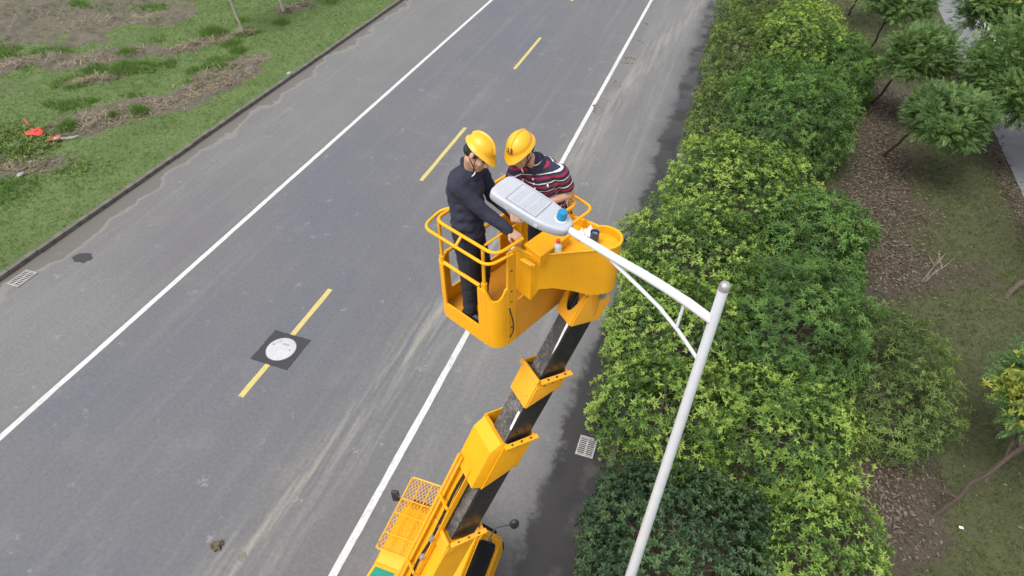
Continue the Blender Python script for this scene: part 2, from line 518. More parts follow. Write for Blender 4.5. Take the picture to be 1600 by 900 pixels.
def nrmz(a): return a / (np.linalg.norm(a, axis=-1, keepdims=True) + 1e-9)

def leaves(base, D, up, L, W, droop, tint, fine=True):
    """flat leaf blades folded on the midrib. base,D,up (N,3); L,W,tint (N,)"""
    N = len(base)
    S = nrmz(np.cross(D, up)); Nn = nrmz(np.cross(S, D))
    L = L[:, None]; W = W[:, None]
    dr = droop * L
    if fine:
        P = np.stack([base,
                      base + D * L * .30 - S * W * .42 + Nn * W * .12,
                      base + D * L * .68 - S * W * .34 + Nn * W * .05 - Nn * dr * .4,
                      base + D * L - Nn * dr,
                      base + D * L * .68 + S * W * .34 + Nn * W * .05 - Nn * dr * .4,
                      base + D * L * .30 + S * W * .42 + Nn * W * .12], 1)
        idx = np.array([[0, 3, 2, 1], [0, 5, 4, 3]])
        nv = 6
        F = (np.arange(N)[:, None, None] * nv + idx[None]).reshape(-1, 4); k_ = 4
    else:
        P = np.stack([base, base + D * L * .5 - S * W * .5 + Nn * W * .12, base + D * L - Nn * dr, base + D * L * .5 + S * W * .5 + Nn * W * .12], 1)
        idx = np.array([[0, 1, 2], [0, 2, 3]]); nv = 4
        F = (np.arange(N)[:, None, None] * nv + idx[None]).reshape(-1, 3); k_ = 3
    return P.reshape(-1, 3), F, k_, np.repeat(tint, nv)

def whorls(C, n, k_, L, W, t0, t1, droop, tint, fine, jit=0.25):
    N = len(C)
    e1, e2 = basis(n)
    phi = (np.arange(k_)[None] * (2 * math.pi / k_) + rng.uniform(0, 6.28, (N, 1)) + rng.normal(0, jit, (N, k_)))
    th = np.radians(rng.uniform(t0, t1, (N, k_)))
    D = n[:, None] * np.cos(th)[..., None] + (e1[:, None] * np.cos(phi)[..., None] + e2[:, None] * np.sin(phi)[..., None]) * np.sin(th)[..., None]
    D = nrmz(D).reshape(-1, 3)
    up = np.repeat(n, k_, 0) + rng.normal(0, .2, (N * k_, 3))
    b = np.repeat(C, k_, 0) + D * 0.006
    Ls = L * np.repeat(rng.uniform(.7, 1.3, N), k_) * rng.uniform(.65, 1.2, N * k_); Ws = W * rng.uniform(.8, 1.15, N * k_)
    tt = np.clip(np.repeat(tint, k_) + rng.normal(0, .07, N * k_), 0, 1)
    return leaves(b, D, up, Ls, Ws, droop, tt, fine)

# ================================================================== THE SETTING
KL, KR = -18.45, -0.42          # faces of the two kerbs
def sheet(name, x0, x1, y0, y1, z, mat, parent=None):
    me = bpy.data.meshes.new(name)
    me.from_pydata([(x0, y0, z), (x1, y0, z), (x1, y1, z), (x0, y1, z)], [], [(0, 1, 2, 3)])
    return link(name, me, mat, parent)

tag(sheet('ground', -600, 600, -600, 900, -0.03, M['ground']), kind='structure')
road = tag(sheet('road', KL - 0.02, KR + 0.02, -30, 220, 0.0, M['road']), kind='structure')

def marking(name, x0, x1, y0, y1, mat, step_=0.35):
    """painted strip with slightly ragged edges, child of the road"""
    n = max(2, int((y1 - y0) / step_))
    ys = np.linspace(y0, y1, n + 1)
    jl, jr = rng.normal(0, 0.0035, n + 1), rng.normal(0, 0.0035, n + 1)
    mb = MB()
    mb.loft([[(x0 + a, y, 0.001), (x0 + a, y, 0.005), (x1 + b, y, 0.005), (x1 + b, y, 0.001)] for a, b, y in zip(jl, jr, ys)])
    return mb.build(name, mat, road, smooth=False)
marking('edge_line', -13.72, -13.56, -30, 150, M['line_white'])
marking('edge_line', -4.91, -4.75, -30, 150, M['line_white'])
for y0 in np.arange(-13.7, 75, 10.03):
    y0 += 0
    if abs(y0 - 6.36) < 0.4:
        marking('centre_dash', -9.27, -9.12, y0 - 0.08, 7.37, M['line_yellow'])
        marking('centre_dash', -9.27, -9.12, 8.42, 10.32, M['line_yellow'])
    else:
        marking('centre_dash', -9.28, -9.13, y0 - 0.08, y0 + 4.0, M['line_yellow'])

# small splats of dried dirt and a repaired spot on the tarmac: irregular thin crusts
def crust(cx, cy, rx, ry, mat, z=0.006, n=14, seed=0):
    r_ = np.random.default_rng(seed + int(abs(cx * 91 + cy * 37)))
    mb = MB()
    a = np.linspace(0, 2 * math.pi, n, endpoint=False)
    q = r_.uniform(.7, 1.15, n)
    rim = [(cx + rx * k_ * math.cos(t), cy + ry * k_ * math.sin(t), 0.001) for t, k_ in zip(a, q)]
    top = [(cx + rx * .86 * k_ * math.cos(t), cy + ry * .86 * k_ * math.sin(t), z) for t, k_ in zip(a, q)]
    mb.loft([rim, top], cap=True)
    return mb
mud_mat = simple('dried_mud', (0.11, 0.088, 0.055), 0.95, var=0.4, scale=30, bump=0.6, bscale=60)
stain_mat = simple('dark_mud_stain', (0.15, 0.135, 0.11), 0.95, var=0.3, scale=20, bump=0.4, bscale=60)
tag(crust(-17.05, 9.02, 0.34, 0.24, M['patch'], 0.008).build('asphalt_patch', M['patch'], None, smooth=False, origin=(-17.05, 9.02, 0)),
    'small dark round asphalt repair patch near the left kerb', 'patch')
mc = MB()
for i in range(26):
    a, q = rng.uniform(0, 6.28), rng.uniform(0, .11)
    c_ = V(-7.29 + q * math.cos(a), 3.09 + q * math.sin(a), rng.uniform(.015, .05))
    mc.box(c_, rng.uniform(.03, .08, 3), Matrix.Rotation(rng.uniform(0, 3), 3, 'Z') @ Matrix.Rotation(rng.uniform(0, 3), 3, 'X'))
tag(mc.build('mud_clod', mud_mat, None, bevel=0.008, origin=(-7.29, 3.09, 0)), 'crumbled clod of dry mud lying on the open lane', 'mud clod')
tag(crust(-6.70, 3.07, .11, .09, stain_mat).build('mud_splat', stain_mat, None, smooth=False, origin=(-6.7, 3.07, 0)), 'flat mud splat on the pale tyre track near the truck', 'mud splat', 'mud splats on the road')
mb = crust(-6.42, 9.36, .07, .13, stain_mat)
tag(mb.build('mud_splat', stain_mat, None, smooth=False, origin=(-6.42, 9.36, 0)), 'flat mud splat on the pale tyre track left of the work platform', 'mud splat', 'mud splats on the road')
mb = crust(-6.60, 9.0, .08, .13, stain_mat)
tag(mb.build('mud_splat', stain_mat, None, smooth=False, origin=(-6.6, 9.0, 0)), 'lower of two mud splats left of the work platform', 'mud splat', 'mud splats on the road')
cl = MB()
for (cx, cy, n_) in ((-4.31, 29.3, 10), (-4.40, 28.9, 5), (-4.66, 23.7, 7), (-4.55, 24.6, 2), (-4.35, 26.5, 4), (-4.2, 31.5, 2), (-4.45, 34.5, 2)):
    for i in range(n_):
        x, y = rng.normal(cx, .13), rng.normal(cy, .24); w_ = rng.uniform(.025, .075)
        b = crust(x, y, w_, w_ * rng.uniform(.7, 1.8), None, rng.uniform(.008, .03), 7, i)
        base = cl.addv(b.v)
        for f_ in b.f: cl.face([base + q for q in f_])
tag(cl.build('mud_crumbs', mud_mat, None, smooth=False), 'scattered dark mud crumbs beside the right white edge line', 'mud crumbs', kind='stuff')

# kerbs: one stone after another, every one its own piece
def kerb(name, face_x, side, y0, y1):
    base = MB(); base.box(((face_x + side * 0.08), (y0 + y1) / 2, 0.02), (0.13, y1 - y0, 0.06))
    par = tag(base.build(name, M['concrete'], None, smooth=False), kind='structure')
    y = y0; proto = None
    L = 0.98
    while y < y1:
        if proto is None:
            st = MB(); st.box((0, 0, 0), (0.17, L - 0.016, 0.24)); proto = st.build('kerb_stone', M['kerb'], par, bevel=0.018, origin=(0, 0, 0))
            o = proto
        else:
            o = proto.copy(); COL.objects.link(o)
        o.location = (face_x + side * 0.085 + rng.normal(0, .006), y + L / 2, 0.022 + rng.normal(0, .006))
        o.rotation_euler = (rng.normal(0, .004), rng.normal(0, .02), rng.normal(0, .008))
        y += L
kerb('kerb_left', KL, -1, -4, 62)
kerb('kerb_right', KR, 1, -4, 62)

# ---- left verge
def grid(name, xs, ys, zf, mat, turf):
    XX, YY = np.meshgrid(xs, ys, indexing='ij')
    P = np.stack([XX, YY], -1)
    zz = zf(P)
    v = np.stack([XX, YY, zz], -1).reshape(-1, 3)
    ni, nj = len(xs), len(ys)
    i, j = np.meshgrid(np.arange(ni - 1), np.arange(nj - 1), indexing='ij')
    a = (i * nj + j).ravel()
    F = np.stack([a, a + nj, a + nj + 1, a + 1], 1)
    return raw_mesh(name, v, F, 4, mat, None, {'turf': turf(P).reshape(-1)}, True)

def segd(P, a, b):
    a, b = np.array(a, float), np.array(b, float)
    ab = b - a
    t = np.clip(((P - a) @ ab) / (ab @ ab), 0, 1)
    return np.linalg.norm(P - (a + t[..., None] * ab), axis=-1)
BARE = [((-25.0, 11.6), (-22.3, 12.6), 0.75), ((-23.8, 15.2), (-23.0, 16.4), 1.0), ((-23.0, 16.4), (-21.4, 18.6), 0.95), ((-21.6, 19.0), (-20.5, 21.6), 0.9),
        ((-22.3, 20.6), (-20.9, 23.2), 0.55), ((-45, 22.5), (-33.5, 23.5), 3.0), ((-33.5, 23.5), (-29.5, 26.5), 1.5), ((-44, 27), (-33, 30), 2.6), ((-33.0, 17.5), (-30.5, 19.5), .9),
        ((-29.4, 19.5), (-27.0, 22.2), .8), ((-27.2, 18.0), (-26.0, 19.6), .5), ((-25.8, 22.5), (-24.5, 25.0), .55), ((-24.1, 25.6), (-23.6, 25.9), .35), ((-24.1, 29.3), (-23.2, 30.3), .6)]
def bare_left(P):
    d = np.full(P.shape[:-1], 9.0)
    for a, b, r_ in BARE:
        d = np.minimum(d, segd(P, a, b) / r_)
    return d
def turf_left(P):
    d = bare_left(P) + (fbm(P * 0.9, 4, 3) - 0.5) * 1.5
    t = sstep(d, 0.75, 1.25)
    far = sstep(-P[..., 0], 26, 34)
    t = t * (1 - far * sstep(fbm(P * 0.35, 4, 9), 0.42, 0.58) * 0.9)
    return t
def z_left(P):
    z = 0.115 + (fbm(P * 0.25, 3, 5) - 0.5) * 0.35 * sstep(-P[..., 0], 19.3, 23)
    z = z + (1 - turf_left(P)) * (fbm(P * 2.2, 4, 6) - 0.55) * 0.40
    return np.where(P[..., 0] > -18.9, 0.10 + 0.03 * fbm(P * 3, 2), z)
xs = np.concatenate([np.linspace(-95, -46, 40), np.arange(-45.8, KL - 0.16, 0.16), [KL - 0.165]])
ys = np.concatenate([np.linspace(-30, 4, 30), np.arange(4.2, 42, 0.16), np.linspace(43, 160, 50)])
tag(grid('verge_left', xs, ys, z_left, M['soil_left'], turf_left), kind='structure')

def tufts(P, z, h, w, tint, nb, lean=0.45):
    """bunches of blades: P (N,2)"""
    N = len(P)
    b = np.repeat(np.concatenate([P, z[:, None]], 1), nb, 0)
    b[:, :2] += rng.normal(0, .035, (N * nb, 2))
    hh = np.repeat(h, nb) * rng.uniform(.55, 1.2, N * nb)
    a = rng.uniform(0, 6.28, N * nb); ln = np.abs(rng.normal(0, lean, N * nb))
    D = np.stack([np.cos(a) * ln, np.sin(a) * ln, np.ones(N * nb)], 1); D = nrmz(D)
    a2 = rng.uniform(0, 6.28, N * nb)
    S = np.stack([np.cos(a2), np.sin(a2), 0 * a2], 1) * (np.repeat(w, nb)[:, None])
    tip = b + D * hh[:, None]
    b = b - D * 0.03
    v = np.stack([b - S, b + S, tip], 1).reshape(-1, 3)
    F = np.arange(N * nb * 3).reshape(-1, 3)
    tt = np.clip(np.repeat(np.repeat(tint, nb) + rng.normal(0, .12, N * nb), 3), 0, 1)
    return v, F, tt

N = 95000
P = np.stack([rng.uniform(-43, KL - .2, N), rng.uniform(5, 42, N)], 1)
keep = (P[:, 1] < 46 + P[:, 0] * 0.35 + 8) & (P[:, 1] > 4 + (-P[:, 0] - 18) * 0.45)
P = P[keep]
tf = turf_left(P)
P = P[rng.uniform(0, 1, len(P)) < tf * 1.0 + 0.10 * fbm(P * 1.3, 3, 77)]
cl_n = fbm(P * 0.55, 3, 21)
coarse = sstep(cl_n, 0.52, 0.66) * sstep(-P[:, 0], 20.5, 23)
hgt = 0.055 + 0.05 * fbm(P * 1.5, 2, 4) + coarse * 0.16
tint = 0.30 + 0.5 * (fbm(P * 0.4, 3, 31) - 0.3) + coarse * 0.1
tint = np.where(rng.uniform(0, 1, len(P)) < 0.05, 0.97, tint)
v, F, tt = tufts(P, z_left(P), hgt, 0.009 + 0.012 * coarse, tint, 4, 0.55)
tag(raw_mesh('verge_grass', v, F, 3, M['grass_left'], None, {'tint': tt}), 'patchy green grass covering the left roadside verge', 'grass', kind='stuff')

# tall coarse clumps that stand out of the lawn, each one a plant
CL = [(-23.9, 14.9, .45, .5, 'round clump of coarse grass behind the red rag'), (-22.35, 16.9, .42, .5, 'dark green grass clump on the bare soil ridge'),
      (-23.1, 16.3, .25, .3, 'small grass clump left on the bare soil ridge'), (-25.9, 12.8, .35, .6, 'tall dark grass clump beside the dug soil at the picture edge'),
      (-24.9, 12.4, .3, .35, 'low dark clump on the dug soil strip'), (-26.3, 19.8, .7, .45, 'bright clump of long grass up the left slope'),
      (-27.6, 21.6, .6, .4, 'pale green long grass clump below the brown field'), (-22.6, 23.6, .55, .35, 'grass mound left of the thin pale trunk'),
      (-22.0, 21.6, .4, .3, 'grass clump at the upper end of the bare ridge'), (-25.4, 25.2, .8, .45, 'wide bright grass clump near the top of the lawn'),
      (-23.5, 24.2, .6, .35, 'dark grass ridge in front of the thin trunk'), (-22.9, 27.6, .5, .35, 'leafy clump between the two trunks')]
for (x, y, r_, h_, lab) in CL:
    n_ = int(330 * r_)
    q = np.clip(rng.normal(0, .40, (n_, 2)), -.8, .8) * r_ + (x, y)
    dd = np.linalg.norm(q - (x, y), axis=1) / r_
    v, F, tt = tufts(q, z_left(q), h_ * (1.05 - .5 * np.clip(dd, 0, 1)), np.full(n_, .011), rng.uniform(.3, .85, n_), 4, 0.8)
    v = v - V(x, y, 0)
    o = raw_mesh('grass_clump', v, F, 3, M['grass_left'], None, {'tint': tt}); o.location = (x, y, 0)
    tag(o, lab, 'grass clump', 'coarse grass clumps on the left verge')

# weeds with olive leaves near the rags, dry stalks on the bare soil
def stalks(name, segs, n, mat, lab, zf):
    P = []
    for (a, b, r_) in segs:
        m = int(n / len(segs)); t = rng.uniform(0, 1, (m, 1))
        P.append(np.array(a) * (1 - t) + np.array(b) * t + rng.normal(0, .45 * r_, (m, 2)))
    P = np.concatenate(P); m = len(P)
    a = rng.uniform(0, 6.28, m); L = rng.uniform(.08, .4, m)
    D = np.stack([np.cos(a), np.sin(a), rng.uniform(-.05, .45, m)], 1)
    b = np.concatenate([P, (zf(P) + .02)[:, None]], 1)
    S = np.stack([-np.sin(a), np.cos(a), 0 * a], 1) * rng.uniform(.004, .011, m)[:, None]
    v = np.stack([b - S, b + S, b + D * L[:, None] + S, b + D * L[:, None] - S], 1).reshape(-1, 3)
    o = raw_mesh(name, v, np.arange(m * 4).reshape(-1, 4), 4, mat, None, {'tint': np.repeat(rng.uniform(0, 1, m), 4)})
    return tag(o, lab, 'dry stalks', kind='stuff')
stalks('dry_stalks', [b for b in BARE], 9000, M['straw'], 'dry grey stalks strewn over the bare soil ridge', z_left)
n_ = 1500
q = np.concatenate([rng.normal(0, 1, (n_ // 2, 2)) * (.75, .45) + (-25.1, 13.7), rng.normal(0, 1, (n_ // 2, 2)) * (.8, .4) + (-24.6, 13.1)])
b = np.concatenate([q, (z_left(q) + rng.uniform(.02, .22, n_))[:, None]], 1)
v, F, fs, tt = whorls(b, nrmz(V(0, 0, 1) + rng.normal(0, .35, (n_, 3))), 4, .11, .05, 50, 100, .1, rng.uniform(.3, 1, n_), False)
o = raw_mesh('weed_patch', v - V(-24.9, 13.4, 0), F, fs, M['leaf_olive'], None, {'tint': tt}); o.location = (-24.9, 13.4, 0)
tag(o, 'patch of olive yellow weeds around the red rag', 'weeds', kind='stuff')
n_ = 90
q = rng.normal(0, 1, (n_, 2)) * (.5, .35) + (-21.3, 12.75)
b = np.concatenate([q, (z_left(q) + .08)[:, None]], 1)
v, F, fs, tt = whorls(b, nrmz(V(0, 0, 1) + rng.normal(0, .35, (n_, 3))), 4, .13, .05, 50, 100, .1, rng.uniform(.4, 1, n_), False)
o = raw_mesh('weed', v - V(-21.3, 12.75, 0), F, fs, M['leaf_olive'], None, {'tint': tt}); o.location = (-21.3, 12.75, 0)
tag(o, 'straggly weeds in the lawn below the bare ridge', 'weeds', kind='stuff')

def rag(name, path, w, mat, lab, cat):
    """crumpled strip of cloth"""
    path = [np.array(p, float) for p in path]
    pts = np.array(arc_path(path, .2, 5)); m = len(pts)
    mb = MB(); rows = []
    for i, p in enumerate(pts):
        d = unit(pts[min(i + 1, m - 1)] - pts[max(i - 1, 0)]); s_ = unit(np.cross(d, (0, 0, 1)))
        ww = w * (0.55 + 0.6 * math.sin(math.pi * (i + .5) / m)) * rng.uniform(.8, 1.2)
        rows.append([p + s_ * ww * t + V(0, 0, .05 + .05 * math.sin(t * 7 + i * 1.3) + rng.uniform(-.015, .02)) for t in np.linspace(-1, 1, 7)])
    mb.loft(rows, cap=False, closed=False)
    o = mb.build(name, mat, None, origin=tuple(pts[0]))
    sol = o.modifiers.new('thickness', 'SOLIDIFY'); sol.thickness = .006
    return tag(o, lab, cat)
zl = lambda x, y: float(z_left(np.array([[x, y]]))[0])
rag('cloth', [(-25.0, 14.1, zl(-25, 14.1) + .08), (-24.6, 13.95, zl(-24.6, 13.95) + .20), (-24.1, 13.95, zl(-24.1, 13.95) + .12)], .24, M['red'], 'bright red crumpled cloth lying in the weeds', 'cloth')
mb = MB(); mb.tube([(-25.75, 14.55, zl(-25.7, 14.5) + .22), (-25.4, 14.4, zl(-25.4, 14.4) + .16), (-24.95, 14.1, zl(-25, 14.1) + .1)], .022, 6)
tag(mb.build('stake', M['red'], None, origin=(-25.4, 14.4, 0)), 'thin red stake sticking out beside the red cloth', 'stake')
rag('cloth', [(-23.75, 13.8, zl(-23.7, 13.8) + .05), (-23.35, 14.0, zl(-23.35, 14.0) + .08)], .18, simple('faded_red_cloth', (.45, .12, .08), .9, var=.3), 'faded red rag nearest the bare ridge', 'cloth')
rag('cloth', [(-23.5, 13.9, zl(-23.5, 13.9) + .1), (-23.2, 14.1, zl(-23.2, 14.1) + .05), (-22.85, 14.4, zl(-22.85, 14.4) + .04)],   .02, simple('dull_white_plastic', (.42, .41, .38), .8), 'white strip of plastic trailing from the faded rag', 'plastic strip')
for i, (x, y, lab) in enumerate([(-22.75, 11.75, 'pale stone at the lower edge of the dug soil'), (-23.3, 12.55, 'small white scrap on the dug soil'), (-24.35, 11.6, 'pale pebble left on the dug soil'), (-18.62, 22.1, 'pale rubble lump on the left kerb')]):
    bm_ = bmesh.new(); bmesh.ops.create_icosphere(bm_, subdivisions=2, radius=.11 if i != 1 else .07)
    for v_ in bm_.verts: v_.co = Vector((v_.co.x * rng.uniform(.85, 1.2), v_.co.y * 1.3 * rng.uniform(.9, 1.1), v_.co.z * .6 * rng.uniform(.8, 1.2)))
    me = bpy.data.meshes.new('stone'); bm_.to_mesh(me); bm_.free()
    o = link('stone', me, M['concrete']); o.location = (x, y, zl(x, y) + .05 if i < 3 else .17)
    tag(o, lab, 'stone')

# ---- right verge
def turf_right(P):
    d = np.full(P.shape[:-1], 9.0)
    for a, b, r_ in LIT:
        d = np.minimum(d, segd(P, a, b) / r_)
    return sstep(d + (fbm(P * .8, 4, 13) - .5) * 2.6, .5, 1.5) * sstep(P[..., 0] + (fbm(P * .7, 3, 15) - .5), 3.2, 4.2)
LIT = [((5.2, 16.0), (6.6, 17.5), 1.3), ((6.0, 18.5), (6.2, 24), 1.5), ((6.0, 24), (6.6, 29), 1.3), ((4.9, 8.2), (5.8, 9.6), 0.9), ((4.6, 7.4), (5.5, 8.2), .7), ((10.3, 20), (10.3, 34), .45), ((5.2, 6.6), (5.8, 6.3), .4)]
def z_right(P):
    return 0.10 + (fbm(P * .45, 3, 8) - .5) * .22 * sstep(P[..., 0], .2, 2) * (1 - sstep(P[..., 0], 9.6, 10.4)) + (fbm(P * 3, 2, 9) - .5) * .03
xs = np.concatenate([[KR + .17], np.arange(KR + .35, 10.6, .18), [10.64]])
ys = np.concatenate([np.linspace(-30, 2, 20), np.arange(2.2, 46, .18), np.linspace(47, 160, 40)])
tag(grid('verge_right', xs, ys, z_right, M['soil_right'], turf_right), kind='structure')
N = 72000
P = np.stack([rng.uniform(3.4, 10.55, N), rng.uniform(-3, 44, N)], 1)
P = P[rng.uniform(0, 1, N) < (turf_right(P) * 1.0 + 1.0 * sstep(fbm(P * .9, 3, 61), .42, .62) + .14) * np.clip(22 / np.maximum(P[:, 1], 1), .4, 1)]
tint = .15 + .7 * fbm(P * .7, 3, 41) * fbm(P * 3, 2, 44) * 1.6
v, F, tt = tufts(P, z_right(P), np.full(len(P), .05) + .03 * rng.uniform(0, 1, len(P)), np.full(len(P), .008), tint, 4, .7)
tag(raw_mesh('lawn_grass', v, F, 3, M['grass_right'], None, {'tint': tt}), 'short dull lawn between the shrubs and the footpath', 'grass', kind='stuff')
ps = []
for a, b, r_ in LIT:
    m = int(1150 * r_ * (np.linalg.norm(np.subtract(a, b)) + r_) / 3)
    t = rng.uniform(0, 1, (m, 1)); ps.append(np.array(a) * (1 - t) + np.array(b) * t + rng.normal(0, .5 * r_, (m, 2)))
ps.append(np.stack([rng.uniform(3.2, 10.4, 2600), rng.uniform(5, 40, 2600)], 1))
P = np.concatenate(ps); m = len(P)
a = rng.uniform(0, 6.28, m)
D = nrmz(np.stack([np.cos(a), np.sin(a), rng.normal(0, .25, m)], 1))
b = np.concatenate([P, (z_right(P) + rng.uniform(.012, .05, m))[:, None]], 1)
v, F, fs, tt = leaves(b, D, nrmz(V(0, 0, 1) + rng.normal(0, .25, (m, 3))), rng.uniform(.06, .14, m), rng.uniform(.03, .06, m), .15, rng.beta(1.6, 1.8, m), False)
tag(raw_mesh('leaf_litter', v, F, fs, M['litter'], None, {'tint': tt}), 'brown fallen leaves strewn between the tree trunks', 'fallen leaves', kind='stuff')

# footpath behind the trees with a pale parapet
tag(sheet('footpath', 10.64, 11.98, -30, 160, 0.125, simple('footpath_concrete', (.155, .16, .168), .9, var=.15, scale=1.5, bump=.2, bscale=80)), kind='structure')
mb = MB(); mb.box((12.10, 60, .32), (.22, 180, .66)); mb.box((12.10, 60, .69), (.32, 180, .08))
tag(mb.build('parapet_wall', simple('parapet_render', (.48, .475, .455), .85, var=.15, scale=2), None, bevel=.012, origin=(12.1, 60, 0)), 'low pale parapet wall along the far side of the footpath', 'wall')
tag(sheet('paved_yard', 12.2, 60, -30, 160, .05, simple('pale_yard_concrete', (.22, .225, .23), .9, var=.12, scale=.6)), kind='structure')

# ================================================================== DRAINS AND MANHOLE
def grate(cx, cy, ax, ay, lab, bars, rows, ang=0.0):
    t = thing('drain_grate', (cx, cy, 0), lab, 'drain grate', 'drain grates in the gutters')
    t.rotation_euler = (0, 0, ang)
    R = lambda mb, n, m_, **kw: mb.build(n, m_, t, origin=(0, 0, 0), **kw)
    mb = MB(); mb.box((0, 0, .004), (ax, ay, .004)); R(mb, 'pit', M['black'], smooth=False)
    mb = MB(); fw = .035
    for sx in (-1, 1): mb.box((sx * (ax / 2 - fw / 2), 0, .015), (fw, ay, .026))
    for sy in (-1, 1): mb.box((0, sy * (ay / 2 - fw / 2), .0145), (ax - 2 * fw, fw, .025))
    R(mb, 'frame', M['grate'], bevel=.004)
    for j in range(1, rows):
        x = -ax / 2 + ax * j / rows
        mb = MB(); mb.box((x, 0, .014), (.035, ay - 2 * fw, .022)); R(mb, 'rib', M['grate'], bevel=.003)
    for i in range(bars):
        y = -ay / 2 + fw + (ay - 2 * fw) * (i + .5) / bars
        mb = MB(); mb.box((0, y, .0125), (ax - 2 * fw, (ay - 2 * fw) / bars * .42, .017)); R(mb, 'bar', M['grate'], bevel=.003)
grate(-17.96, 7.70, .44, .66, 'pale slotted drain grate against the left kerb', 9, 2)
grate(-0.95, 7.72, .40, .52, 'slotted drain grate in the wet gutter by the hedge', 9, 2)
mh = thing('manhole', (-9.17, 7.9, 0), 'round pale manhole cover in a square of dark asphalt on the centre line', 'manhole')
mb = MB(); rim = []
corners = [(-9.73, 7.36), (-8.62, 7.36), (-8.62, 8.43), (-9.73, 8.43)]
for (a, b) in zip(corners, corners[1:] + corners[:1]):
    for t in np.linspace(0, 1, 12, endpoint=False):
        rim.append((a[0] * (1 - t) + b[0] * t + rng.normal(0, .006), a[1] * (1 - t) + b[1] * t + rng.normal(0, .006)))
mb.prism(rim, .001, .010); mb.build('asphalt_square', M['patch'], mh, smooth=False)
mb = MB(); prof = [(.0, .022), (.36, .022), (.375, .020), (.382, .011)]
ang = np.linspace(0, 2 * math.pi, 56, endpoint=False)
mb.loft([[(-9.17 + .385 * math.cos(a), 7.9 + .385 * math.sin(a), .0095) for a in ang], [(-9.17 + .382 * math.cos(a), 7.9 + .382 * math.sin(a), .020) for a in ang], [(-9.17 + .37 * math.cos(a), 7.9 + .37 * math.sin(a), .023) for a in ang]])
cov = mb.build('cover', M['cover'], mh)
mb = MB(); mb.loft([[(-9.17 + .405 * math.cos(a), 7.9 + .405 * math.sin(a), .0095) for a in ang], [(-9.17 + .40 * math.cos(a), 7.9 + .40 * math.sin(a), .017) for a in ang], [(-9.17 + .39 * math.cos(a), 7.9 + .39 * math.sin(a), .017) for a in ang], [(-9.17 + .388 * math.cos(a), 7.9 + .388 * math.sin(a), .0095) for a in ang]], cap=False)
mb.build('ring', M['rust'], mh)
mb = MB(); mb.box((-9.13, 8.07, .0245), (.18, .055, .003)); mb.build('nameplate', M['steel'], cov, smooth=False)
for (x, y) in ((-9.45, 7.97), (-8.93, 7.93)):
    mb = MB(); mb.tube([(x, y, .022), (x, y, .0255)], .018, 12); mb.build('lifting_hole', M['black'], cov)
mb = MB()
for rr in (.33, .30, .27, .24):
    aa = np.linspace(math.radians(115), math.radians(165), 10)
    mb.loft([[(-9.17 + (rr + dx) * math.cos(a), 7.9 + (rr + dx) * math.sin(a), z_) for dx, z_ in ((-.004, .022), (-.004, .0248), (.004, .0248), (.004, .022))] for a in aa])
mb.build('embossed_arcs', M['steel'], cov, smooth=False)
g = thing('gully_box', (-0.74, 26.5, 0), 'small dark gully inlet standing at the far right kerb', 'gully')
mb = MB(); mb.box((-.74, 26.5, .09), (.34, .5, .18)); mb.build('housing', M['rust'], g, bevel=.02)
mb = MB(); mb.box((-.92, 26.5, .09), (.012, .36, .09)); mb.build('opening', M['black'], g)

